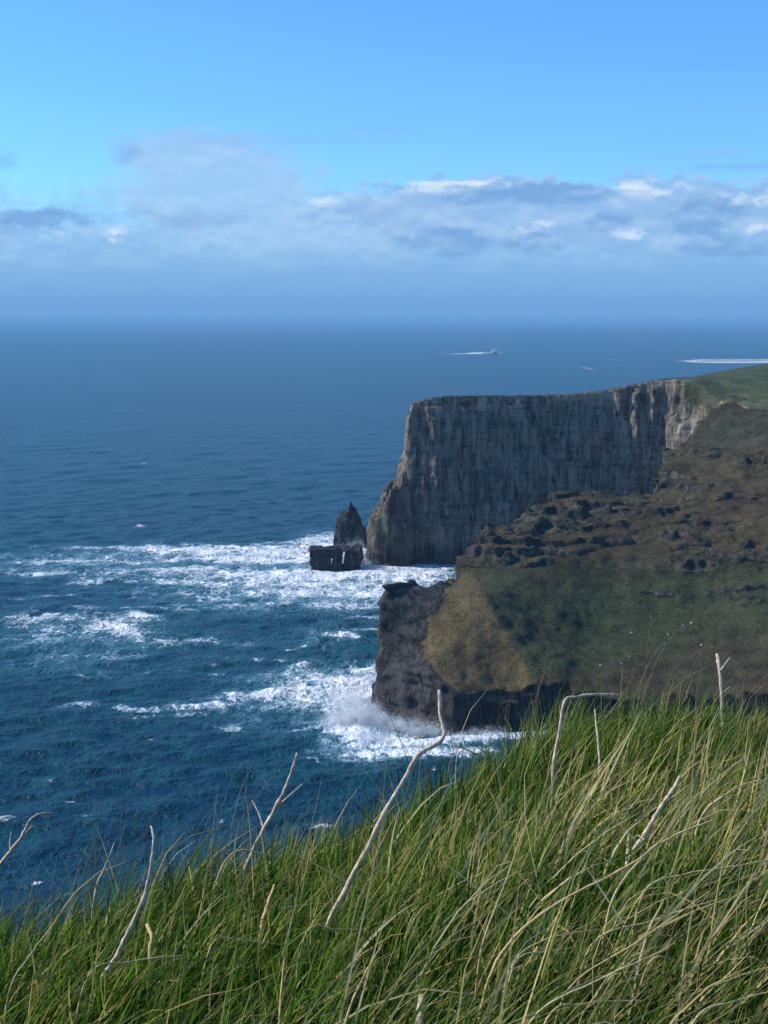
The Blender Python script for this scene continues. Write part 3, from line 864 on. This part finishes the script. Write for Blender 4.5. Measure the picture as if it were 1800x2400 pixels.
sets.append(blades(1500, REG, (0.30, 0.52), (0.0014, 0.0026), (0.30, 0.30), (0.5, 0.5), [(0.22, 0.15, 0.08), (0.30, 0.24, 0.12), (0.16, 0.13, 0.06)], (1, 1, 1), seed=25, spread=0.9,
                   density=lambda x, y: 0.15 + 0.85 * (y > crest_at(x / y)[0] - 0.6) * (y < crest_at(x / y)[0] + 0.5)))
sets.append(blades(2800, (-0.30, 0.36, 1.6, 4.2), (0.22, 0.50), (0.0038, 0.0080), (0.80, 0.35), (0.45, 0.45), [(0.60, 0.47, 0.19), (0.72, 0.63, 0.36), (0.52, 0.45, 0.17), (0.62, 0.43, 0.16)], (3, 3, 3, 1.5), seed=24,
                   spread=0.35, density=lambda x, y: np.clip(0.25 + 2.6 * (x / y) + 0.6 * (3.4 - y) * 0.5, 0.06, 1)))
V = []; Q = []; CC = []; off = 0
for v_, q_, c_ in sets:
    V.append(v_); Q.append(q_ + off); CC.append(c_); off += len(v_)
me = mesh_np('grass', np.concatenate(V), np.concatenate(Q), smooth=True)
cattr(me, 'tint', np.concatenate(CC))
obj('grass', me, MAT_GRASS, kind='stuff')

# ------------------------------------------------------------------ dead stalks and straw stems
def ground_hit(u, v, lift=0.0):
    d = ray(u, v); d = d / d[1]
    for Y in np.arange(1.6, 9.0, 0.01):
        p = np.array([0, 0, CAM_Z]) + d * Y
        if p[2] <= float(ground(p[0], p[1])) + lift:
            return Y
    return 5.0
def catmull(pts, per=6):
    pts = np.array(pts, float)
    p = np.vstack([2 * pts[0] - pts[1], pts, 2 * pts[-1] - pts[-2]])
    out = []
    for i in range(1, len(p) - 2):
        for j in range(per):
            t = j / per
            out.append(0.5 * ((2 * p[i]) + (-p[i - 1] + p[i + 1]) * t + (2 * p[i - 1] - 5 * p[i] + 4 * p[i + 1] - p[i + 2]) * t * t
                              + (-p[i - 1] + 3 * p[i] - 3 * p[i + 1] + p[i + 2]) * t ** 3))
    out.append(pts[-1])
    return np.array(out)
def tube(pts, radii, sides=7, seed=0, rough=0.12):
    r = np.random.default_rng(seed)
    n = len(pts); V = []; 
    ref = np.array([0.1, 1.0, 0.2])
    for i in range(n):
        d = pts[min(i + 1, n - 1)] - pts[max(i - 1, 0)]; d = d / np.linalg.norm(d)
        a = np.cross(d, ref); a /= np.linalg.norm(a); b = np.cross(d, a)
        for k in range(sides):
            th = 2 * math.pi * k / sides
            rr = radii[i] * (1 + rough * (r.random() - 0.5) * 2)
            V.append(pts[i] + (a * math.cos(th) + b * math.sin(th)) * rr)
    q = []
    for i in range(n - 1):
        for k in range(sides):
            k2 = (k + 1) % sides
            q.append((i * sides + k, i * sides + k2, (i + 1) * sides + k2, (i + 1) * sides + k))
    V.append(pts[-1] + (pts[-1] - pts[-2]) * 0.15)
    t = len(V) - 1
    for k in range(0, sides):
        q.append(((n - 1) * sides + k, (n - 1) * sides + (k + 1) % sides, t, t))
    return np.array(V), np.array(q)
def tube_mesh(name, V, q):
    me = bpy.data.meshes.new(name)
    me.from_pydata([tuple(v) for v in V], [], [tuple(dict.fromkeys(int(i) for i in f)) for f in q])
    me.polygons.foreach_set('use_smooth', [True] * len(me.polygons))
    me.update()
    return me
def stalk_material(name, c0, c1):
    m, n = new_mat(name)
    geo = n.new('ShaderNodeNewGeometry'); p = geo.outputs['Position']
    f = n.smooth(n.noise(n.scale(p, (90, 90, 22)), 1.0, 5, 0.7), 0.32, 0.68)
    col = n.mix(f, c0, c1)
    b = n.new('ShaderNodeBsdfPrincipled'); n.link(col, b.inputs['Base Color'])
    b.inputs['Roughness'].default_value = 0.75
    bu = n.new('ShaderNodeBump'); bu.inputs['Distance'].default_value = 0.002; bu.inputs['Strength'].default_value = 0.7
    n.link(n.noise(n.scale(p, (400, 400, 60)), 1.0, 3, 0.6), bu.inputs['Height']); n.link(bu.outputs[0], b.inputs['Normal'])
    out = n.new('ShaderNodeOutputMaterial'); n.link(b.outputs[0], out.inputs[0])
    return m
MAT_DEAD = stalk_material('weathered_stalk', C(0.28, 0.20, 0.12), C(0.72, 0.60, 0.44))
MAT_STRAW = stalk_material('straw', C(0.42, 0.32, 0.12), C(0.68, 0.57, 0.30))
MAT_TAN = stalk_material('tan_straw', C(0.46, 0.30, 0.11), C(0.62, 0.45, 0.20))

def stalk(name, label, cat, pix, wpx, mat, group=None, branches=(), Y=None, dy=0.12, taper=0.55, lift=0.10, sink=True, seed=0):
    """pix: points from the root to the tip; wpx: thickness, both as seen on the 1800 x 2400 frame"""
    Y0 = Y if Y is not None else ground_hit(pix[0][0], pix[0][1], lift)
    n = len(pix)
    pts = [P(u, v, Y0 + dy * i / (n - 1)) for i, (u, v) in enumerate(pix)]
    if sink:
        d = pts[0] - pts[1]; d = d / np.linalg.norm(d)
        root = pts[0] + d * 0.05; root[2] = min(root[2], float(ground(root[0], root[1])) - 0.02)
        pts = [root] + pts
    cr = catmull(pts)
    jr = np.random.default_rng(len(label) * 7 + seed)
    wob = np.cumsum(jr.normal(0, 1, (len(cr), 3)), 0); wob -= np.linspace(0, 1, len(cr))[:, None] * wob[-1]
    cr = cr + wob * 0.7 / F * Y0
    base = pts[0].copy()
    r0 = wpx * 0.5 / F * Y0
    rad = r0 * (1 - (1 - taper) * np.linspace(0, 1, len(cr)) ** 1.5)
    rr = np.random.default_rng(seed + len(label))
    kn = np.zeros(len(cr))
    for k in rr.integers(2, len(cr) - 1, 3): kn[k] += 0.22
    rad = rad * (1 + kn)
    V_, q_ = tube(cr - base, rad, seed=seed, rough=0.2)
    e = bpy.data.objects.new(name, None); scene.collection.objects.link(e)
    e.location = base; e.empty_display_size = 0.05
    e['label'] = label; e['category'] = cat
    if group: e['group'] = group
    obj('stem', tube_mesh('stem', V_, q_), mat, e)
    for bi, (bp, bw) in enumerate(branches):
        m_ = len(bp)
        # start depth follows the stem
        fr = np.argmin([abs(bp[0][1] - pv_[1]) for pv_ in pix]) / (n - 1)
        yb = Y0 + dy * fr
        bpts = [P(u, v, yb + 0.03 * i) for i, (u, v) in enumerate(bp)]
        cb = catmull(bpts, 4)
        Vb, qb = tube(cb - base, bw * 0.5 / F * Y0 * (1 - 0.5 * np.linspace(0, 1, len(cb))), sides=6, seed=bi + 3)
        obj('twig', tube_mesh('twig', Vb, qb), mat, e)
    return e
DS = 'dead stalks standing in the grass'
stalk('dead_stalk', 'long crooked grey stalk with an S-bend rising in front of the white surf', 'dead stalk',
      [(772, 2165), (803, 2101), (868, 1971), (900, 1907), (949, 1825), (981, 1771), (1030, 1741), (1042, 1717), (1034, 1679), (1030, 1617)], 13, MAT_DEAD, DS, dy=0.2, taper=0.75,
      branches=[([(944, 1838), (957, 1846), (968, 1857)], 4), ([(1006, 1755), (990, 1745), (978, 1726)], 3)])
stalk('dead_stalk', 'forked grey stalk with one thin twig on each side, against dark water', 'dead stalk',
      [(575, 2050), (597, 1993), (618, 1944), (651, 1884), (678, 1819), (697, 1765)], 12, MAT_DEAD, DS, taper=0.5,
      branches=[([(656, 1885), (682, 1862), (708, 1838)], 6), ([(618, 1942), (606, 1905), (591, 1876)], 6)])
stalk('dead_stalk', 'leaning grey brown stalk curving up to a thin tip, lower left grass', 'dead stalk',
      [(236, 2302), (271, 2248), (304, 2183), (336, 2107), (355, 2036), (361, 1971), (353, 1936)], 13, MAT_DEAD, DS, taper=0.4)
stalk('dead_stalk', 'pale stalk hooked over to the right at the left edge of the photo', 'dead stalk',
      [(-60, 2120), (0, 2034), (33, 1988), (57, 1955), (68, 1931), (90, 1909), (122, 1905)], 9, MAT_DEAD, DS, taper=0.5,
      branches=[([(24, 1998), (23, 1970), (27, 1949)], 4), ([(57, 1957), (68, 1943), (79, 1936)], 4)])
stalk('dead_stalk', 'broken pale stalk bent over to a flat horizontal arm at the grass crest', 'dead stalk',
      [(1294, 1860), (1299, 1793), (1315, 1706), (1323, 1646), (1348, 1634), (1399, 1627), (1453, 1630)], 8, MAT_DEAD, DS, taper=0.85)
stalk('dead_stalk', 'short upright pale stalk with a small forked twig on the right skyline of grass', 'dead stalk',
      [(1694, 1700), (1686, 1587), (1681, 1533)], 10, MAT_DEAD, DS, taper=0.8,
      branches=[([(1688, 1574), (1700, 1556), (1711, 1541)], 6), ([(1690, 1632), (1702, 1618), (1712, 1610)], 4)])
stalk('dead_stalk', 'thick bleached straight stalk leaning right in the middle of the grass', 'dead stalk',
      [(1480, 2012), (1513, 1956), (1551, 1891), (1594, 1820)], 14, MAT_DEAD, DS, taper=0.6)
stalk('dead_stalk', 'short bleached stump of stalk left of the thick leaning one', 'dead stalk',
      [(1470, 2024), (1472, 1985), (1474, 1950)], 9, MAT_DEAD, DS, taper=0.6)
stalk('dead_stalk', 'fat broken stalk stub at the bottom edge of the photo', 'dead stalk',
      [(978, 2430), (982, 2395), (989, 2335)], 24, MAT_DEAD, DS, taper=0.8)
stalk('dead_stalk', 'thin greenish grey stalk upright just right of the bent one', 'dead stalk',
      [(1405, 1800), (1404, 1771), (1398, 1715), (1394, 1663)], 6, MAT_DEAD, DS, taper=0.6)
stalk('dead_stalk', 'dark brown shrivelled stalk low in the grass below the forked one', 'dead stalk',
      [(616, 2165), (630, 2120), (643, 2074)], 11, MAT_TAN, DS, taper=0.5)
stalk('dead_stalk', 'short pale stalk with orange curled top, right of the leaning one', 'dead stalk',
      [(356, 2290), (354, 2230), (355, 2195), (345, 2168)], 8, MAT_TAN, DS, taper=1.3)
DG = 'dry straw stems lying over the grass'
for lab, px, wd, mt in [
    ('longest straw stem arching up from the lower middle towards the thick leaning stalk', [(1145, 2300), (1225, 2178), (1361, 2086), (1486, 2021), (1560, 1960)], 11, MAT_TAN),
    ('tan stem sweeping right, just below the thick leaning stalk', [(1432, 2124), (1497, 2021), (1578, 1961), (1676, 1920)], 9, MAT_STRAW),
    ('pale stem arching out to the right edge above all the others', [(1640, 1925), (1690, 1872), (1746, 1838), (1830, 1822)], 8, MAT_STRAW),
    ('straw stem rising gently right of centre in the lower grass', [(1388, 2215), (1535, 2156), (1681, 2108)], 7, MAT_STRAW),
    ('pale curved stem beside the foot of the longest stem', [(1193, 2275), (1269, 2205), (1399, 2178)], 6, MAT_STRAW),
    ('short flat pale stem under the curved one, lower middle', [(1205, 2260), (1280, 2228), (1345, 2221)], 6, MAT_STRAW),
    ('greenish straw stem running almost level to the right edge', [(1513, 2097), (1605, 2050), (1700, 2035), (1820, 2012)], 7, MAT_STRAW),
    ('pale flat stem crossing the leaning brown stalk at lower left', [(206, 2285), (304, 2253), (428, 2240)], 6, MAT_STRAW),
    ('bowed pale stem lying level left of centre', [(494, 2216), (564, 2205), (659, 2214)], 5, MAT_STRAW),
    ('bright level stem at the foot of the long crooked stalk', [(719, 2184), (787, 2176), (857, 2180)], 6, MAT_STRAW),
    ('upright orange straw stem at the bottom edge left of centre', [(655, 2410), (660, 2320), (667, 2248)], 7, MAT_TAN),
    ('slim tan stem climbing through the dark grass in the middle', [(1128, 2232), (1187, 2064), (1236, 1923)], 7, MAT_TAN),
    ('orange tan stem leaning right beside the bottom stub', [(808, 2400), (850, 2290), (895, 2215)], 9, MAT_TAN),
    ('straw stem rising from the bottom edge in the right half', [(1240, 2400), (1400, 2300), (1560, 2225)], 8, MAT_STRAW),
    ('nearly level straw stem low in the bottom right corner', [(1620, 2395), (1720, 2345), (1830, 2318)], 8, MAT_STRAW),
    ('long tan stem crossing the lower right grass halfway up', [(1330, 2320), (1500, 2200), (1660, 2090)], 7, MAT_TAN),
    ('thin kinked stem lying level in the lower right', [(1520, 2258), (1600, 2256), (1672, 2254), (1650, 2310)], 5, MAT_TAN),
    ('straw stem at the very bottom right of centre, bowed flat', [(1280, 2390), (1370, 2352), (1500, 2345)], 8, MAT_STRAW),
    ('tan stem leaning right in the left lower corner', [(20, 2330), (70, 2240), (130, 2160)], 6, MAT_STRAW),
    ('pale stem poking above the crest at far left centre', [(222, 2090), (245, 2030), (268, 1975)], 5, MAT_STRAW),
    ('thin straw stem bowed over the crest below the forked stalk', [(500, 2090), (545, 2000), (610, 2000), (650, 2012)], 5, MAT_STRAW),
    ]:
    stalk('straw_stem', lab, 'straw stem', px, wd * 0.85, mt, DG, dy=0.10, taper=0.45, lift=0.16, seed=len(lab))

# ------------------------------------------------------------------ pale boulders on the bowl slope
def icorock(name, loc, r, seed, mat):
    import bmesh
    bm = bmesh.new(); bmesh.ops.create_icosphere(bm, subdivisions=2, radius=1)
    rr = random.Random(seed)
    sc = Vector((r * rr.uniform(0.9, 1.4), r * rr.uniform(0.7, 1.1), r * rr.uniform(0.6, 0.9)))
    for v in bm.verts:
        v.co = Vector((v.co.x * sc.x, v.co.y * sc.y, v.co.z * sc.z)) * rr.uniform(0.8, 1.15)
    me = bpy.data.meshes.new(name); bm.to_mesh(me); bm.free()
    o = obj(name, me, mat); o.location = loc
    return o
MAT_PALE = stalk_material('pale_boulder_stone', C(0.16, 0.15, 0.14), C(0.42, 0.41, 0.38))
from mathutils.bvhtree import BVHTree
_bvh = BVHTree.FromPolygons([tuple(v) for v in vn.tolist()], [tuple(q) for q in qn.tolist()])
def hit(u, v):
    d = Vector(ray(u, v)).normalized()
    return _bvh.ray_cast(Vector((0, 0, CAM_Z)), d)[0]
for lab, u, v, r in [
    ('bright white boulder lowest in the green bowl, alone', 1475, 1539, 1.0),
    ('flat pale boulder high in the green bowl, left of the others', 1480, 1484, 1.0),
    ('large grey boulder at the top of the boulder group', 1622, 1461, 1.5),
    ('grey boulder just left of the largest one in the group', 1602, 1466, 0.9),
    ('pale boulder in the middle of the slope below the largest one', 1567, 1487, 1.0),
    ('small pale boulder under the middle one', 1558, 1509, 0.8),
    ('white boulder right of the group, above the forked stalk', 1644, 1513, 1.1),
    ('small grey boulder beside the white one near the forked stalk', 1670, 1518, 0.8),
    ('long pale slab half sunk in turf at the left foot of the bowl', 1408, 1560, 1.2),
    ('small pale boulder between the slab and the lone white one', 1457, 1556, 0.8)]:
    h = hit(u, v)
    if h is not None:
        r *= 0.55
        o = icorock('boulder', (h.x, h.y, h.z + r * 0.1), r, u, MAT_PALE)
        o['label'] = lab; o['category'] = 'boulder'; o['group'] = 'pale boulders on the green slope'

# ------------------------------------------------------------------ spray thrown up at the rocks
def spray(name, puffs, n, size, seed, label=None):
    """drops and foam rags: thousands of small tetrahedra scattered in billowing puffs"""
    r = np.random.default_rng(seed)
    pts = []
    wts = np.array([p[3] * p[4] * p[5] * (p[6] if len(p) > 6 else 1) for p in puffs]); wts = wts / wts.sum()
    for pf, wt in zip(puffs, wts):
        k = int(n * wt)
        d = r.normal(0, 0.42, (k, 3))
        d[:, 2] = np.abs(d[:, 2]) 
        p = np.array(pf[:3]) + d * np.array(pf[3:6])
        pts.append(p)
    p = np.concatenate(pts)
    nz = fbm(p[:, 0] / 2.6, p[:, 1] / 2.6, p[:, 2] / 2.6, 3)
    p = p[nz > -0.12 + 0.03 * (p[:, 2])*0.0]
    p = p + 0.9 * np.stack([fbm(p[:, 0] / 2, p[:, 1] / 2, p[:, 2] / 2 + i * 9, 2) for i in range(3)], 1)
    p[:, 2] = np.maximum(p[:, 2], 0.1)
    N = len(p)
    tet = np.array([(1, 1, 1), (1, -1, -1), (-1, 1, -1), (-1, -1, 1)]) / 1.7
    s = size * (0.4 + 1.0 * r.random(N) ** 2)
    ro = r.normal(0, 1, (N, 3, 3)); 
    qv, _ = np.linalg.qr(ro)
    V_ = p[:, None] + np.einsum('nij,kj->nki', qv, tet) * s[:, None, None]
    f = np.array([(0, 1, 2), (0, 3, 1), (0, 2, 3), (1, 3, 2)])
    q_ = (np.arange(N)[:, None, None] * 4 + f[None]).reshape(-1, 3)
    me = mesh_np(name, V_.reshape(-1, 3), q_, smooth=True)
    return obj(name, me, MAT_SPRAY, kind='stuff')
m, n = new_mat('sea_spray')
b = n.new('ShaderNodeBsdfPrincipled'); b.inputs['Base Color'].default_value = C(0.9, 0.93, 0.95); b.inputs['Roughness'].default_value = 0.8
t = n.new('ShaderNodeBsdfTranslucent'); t.inputs[0].default_value = C(0.9, 0.93, 0.95)
mx = n.new('ShaderNodeMixShader'); mx.inputs[0].default_value = 0.5
n.link(b.outputs[0], mx.inputs[1]); n.link(t.outputs[0], mx.inputs[2])
out = n.new('ShaderNodeOutputMaterial'); n.link(mx.outputs[0], out.inputs[0])
MAT_SPRAY = m
def sp(u, v, Y=None, dz=0.0):
    if Y is None:
        s_ = S(u, v); return (s_[0], s_[1], dz)
    q_ = P(u, v, Y); return tuple(q_)
nose = []
for (u, v, rx, ry, rz, w_) in ((860, 1700, 9, 8, 7, 1), (835, 1690, 10, 8, 9, 1), (800, 1700, 9, 8, 6, .8), (890, 1705, 7, 5, 5, 1.2), (940, 1712, 8, 4, 5, 1.2), (985, 1720, 7, 4, 5, 1),
                            (1020, 1722, 5, 3, 5, 1), (815, 1650, 10, 9, 6, .6), (870, 1735, 10, 5, 3, 1.1), (1080, 1735, 9, 3, 2.2, 1), (1140, 1722, 9, 3, 2.4, 1)):
    nose.append((*sp(u, v), rx, ry, rz, w_))
spray('spray', nose, 34000, 0.14, 3)
far_s = []
for (u, v, rx, ry, rz, w_) in ((838, 1318, 5, 5, 12, 1.2), (800, 1310, 9, 5, 8, 1.0), (850, 1325, 5, 4, 7, 1), (870, 1332, 6, 4, 5, 1), (905, 1340, 7, 4, 3.5, 1), (770, 1308, 8, 4, 7, .7)):
    far_s.append((*sp(u, v), rx, ry, rz, w_))
far_s += [(-15, 852, 0, 5, 3, 15, 1.4), (-20, 853, 2, 5, 3, 13, 1.2), (-30, 853, 0, 8, 3, 11, 1)]
spray('spray', far_s, 18000, 0.18, 4)
def mist(blobs, dens, seed):
    # closed hull round all the puffs, density from soft balls torn by noise
    B = np.array(blobs)
    lo = (B[:, :3] - B[:, 3:6] * 1.15).min(0); hi = (B[:, :3] + B[:, 3:6] * 1.15).max(0); lo[2] = -1.0
    v = [(x, y, z) for z in (lo[2], hi[2]) for y in (lo[1], hi[1]) for x in (lo[0], hi[0])]
    f = [(0, 2, 3, 1), (4, 5, 7, 6), (0, 1, 5, 4), (1, 3, 7, 5), (3, 2, 6, 7), (2, 0, 4, 6)]
    me = bpy.data.meshes.new('spray_mist'); me.from_pydata(v, [], f)
    m, n = new_mat('spray_mist')
    geo = n.new('ShaderNodeNewGeometry'); p = geo.outputs['Position']
    tot = None
    for (x, y, z, rx, ry, rz, w_) in blobs:
        a = n.new('ShaderNodeVectorMath', operation='SUBTRACT'); n.link(p, a.inputs[0]); a.inputs[1].default_value = (x, y, z)
        b_ = n.new('ShaderNodeVectorMath', operation='DIVIDE'); n.link(a.outputs[0], b_.inputs[0]); b_.inputs[1].default_value = (rx, ry, rz)
        l = n.new('ShaderNodeVectorMath', operation='LENGTH'); n.link(b_.outputs[0], l.inputs[0])
        g = n.math('MULTIPLY', n.smooth(l.outputs['Value'], 1.0, 0.0), w_)
        tot = g if tot is None else n.math('ADD', tot, g)
    nz = n.noise(n.scale(p, (0.28, 0.28, 0.28)), 1.0, 5, 0.65)
    d_ = n.math('MULTIPLY', tot, n.smooth(nz, 0.40, 0.68))
    pvn = n.new('ShaderNodeVolumePrincipled'); pvn.inputs['Color'].default_value = C(0.96, 0.98, 1.0)
    n.link(n.math('MULTIPLY', d_, dens), pvn.inputs['Density'])
    out = n.new('ShaderNodeOutputMaterial'); n.link(pvn.outputs[0], out.inputs['Volume'])
    obj('spray_mist', me, m, kind='stuff')
mist([(a[0], a[1], a[2] + 1, a[3] * 1.25, a[4] * 1.2, a[5] * 1.5, a[6]) for a in nose], 0.22, 1)
mist([(a[0], a[1], a[2] + 1, a[3] * 1.2, a[4] * 1.2, a[5] * 1.15, a[6]) for a in far_s], 0.35, 2)

# ------------------------------------------------------------------ distant tour boat with bow spray
def boat():
    c = S(1153, 829)
    e = bpy.data.objects.new('tour_boat', None); scene.collection.objects.link(e)
    e.location = (c[0], c[1], 0.4); e.rotation_euler = (0, 0, math.radians(12))
    e['label'] = 'small white boat ploughing through spray far out towards the horizon'; e['category'] = 'boat'
    m1, n1 = new_mat('white_hull_paint'); b1 = n1.new('ShaderNodeBsdfPrincipled'); b1.inputs['Base Color'].default_value = C(0.8, 0.8, 0.8); b1.inputs['Roughness'].default_value = 0.4
    o1 = n1.new('ShaderNodeOutputMaterial'); n1.link(b1.outputs[0], o1.inputs[0])
    m2, n2 = new_mat('cabin_glass'); b2 = n2.new('ShaderNodeBsdfPrincipled'); b2.inputs['Base Color'].default_value = C(0.02, 0.03, 0.04); b2.inputs['Roughness'].default_value = 0.1
    o2 = n2.new('ShaderNodeOutputMaterial'); n2.link(b2.outputs[0], o2.inputs[0])
    st = [(-10, 2.6, 2.2, -0.8), (-5, 3.0, 2.3, -1.0), (2, 3.0, 2.6, -1.0), (7, 2.0, 3.2, -0.8), (10.5, 0.15, 4.0, 0.3)]
    V_ = []; F_ = []
    for (x, hw, top, keel) in st:
        V_ += [(x, -hw, top), (x, -hw * 0.75, 0.4), (x, 0, keel), (x, hw * 0.75, 0.4), (x, hw, top)]
    for i in range(len(st) - 1):
        for k in range(4):
            a = i * 5 + k
            F_.append((a, a + 1, a + 6, a + 5))
        F_.append((i * 5, i * 5 + 5, i * 5 + 9, i * 5 + 4))
    F_.append((0, 1, 2, 3, 4))
    me = bpy.data.meshes.new('hull'); me.from_pydata(V_, [], F_); obj('hull', me, m1, e)
    def bx(name, x0, x1, hw, z0, z1, mat, rake=0.6):
        v = [(x0, -hw, z0), (x1, -hw, z0), (x1, hw, z0), (x0, hw, z0), (x0 + 0.2, -hw * .9, z1), (x1 - rake, -hw * .9, z1), (x1 - rake, hw * .9, z1), (x0 + 0.2, hw * .9, z1)]
        f = [(0, 3, 2, 1), (4, 5, 6, 7), (0, 1, 5, 4), (1, 2, 6, 5), (2, 3, 7, 6), (3, 0, 4, 7)]
        me = bpy.data.meshes.new(name); me.from_pydata(v, [], f); obj(name, me, mat, e)
    bx('cabin', -6, 4, 2.2, 2.3, 4.4, m1); bx('windscreen', -5.6, 3.6, 2.05, 4.402, 5.2, m2); bx('cabin_roof', -5.8, 3.4, 2.2, 5.203, 5.5, m1)
    V_, q_ = tube(np.array([(-1, 0, 5.5), (-1, 0, 7.5), (-1, 0, 9.0)], float), [0.12, 0.1, 0.06], 6)
    obj('mast', tube_mesh('mast', V_, q_), m1, e)
boat()
c = S(1156, 829)
spray('spray', [(c[0] + 4, c[1] - 16, 0, 14, 8, 16, 1), (c[0] - 22, c[1] - 16, 0, 26, 8, 6, 1)], 6000, 1.3, 9)
c = S(1720, 847)
spray('spray', [(c[0] + i * 38, c[1] - 20 + 5 * i, 0, 34, 15, 7.0, 1) for i in range(-3, 4)], 9000, 1.8, 10)

# ------------------------------------------------------------------ haze
def haze():
    x0, x1, y0, y1, z0, z1 = -52000, 52000, -600, 60000, -6, 153
    v = [(x, y, z) for z in (z0, z1) for y in (y0, y1) for x in (x0, x1)]
    f = [(0, 2, 3, 1), (4, 5, 7, 6), (0, 1, 5, 4), (1, 3, 7, 5), (3, 2, 6, 7), (2, 0, 4, 6)]
    me = bpy.data.meshes.new('haze'); me.from_pydata(v, [], f)
    m, n = new_mat('sea_haze')
    pvn = n.new('ShaderNodeVolumePrincipled')
    pvn.inputs['Color'].default_value = C(0.29, 0.58, 0.86)
    pvn.inputs['Density'].default_value = 5.0e-5
    pvn.inputs['Anisotropy'].default_value = 0.0
    out = n.new('ShaderNodeOutputMaterial'); n.link(pvn.outputs[0], out.inputs['Volume'])
    obj('haze', me, m, kind='stuff')
haze()
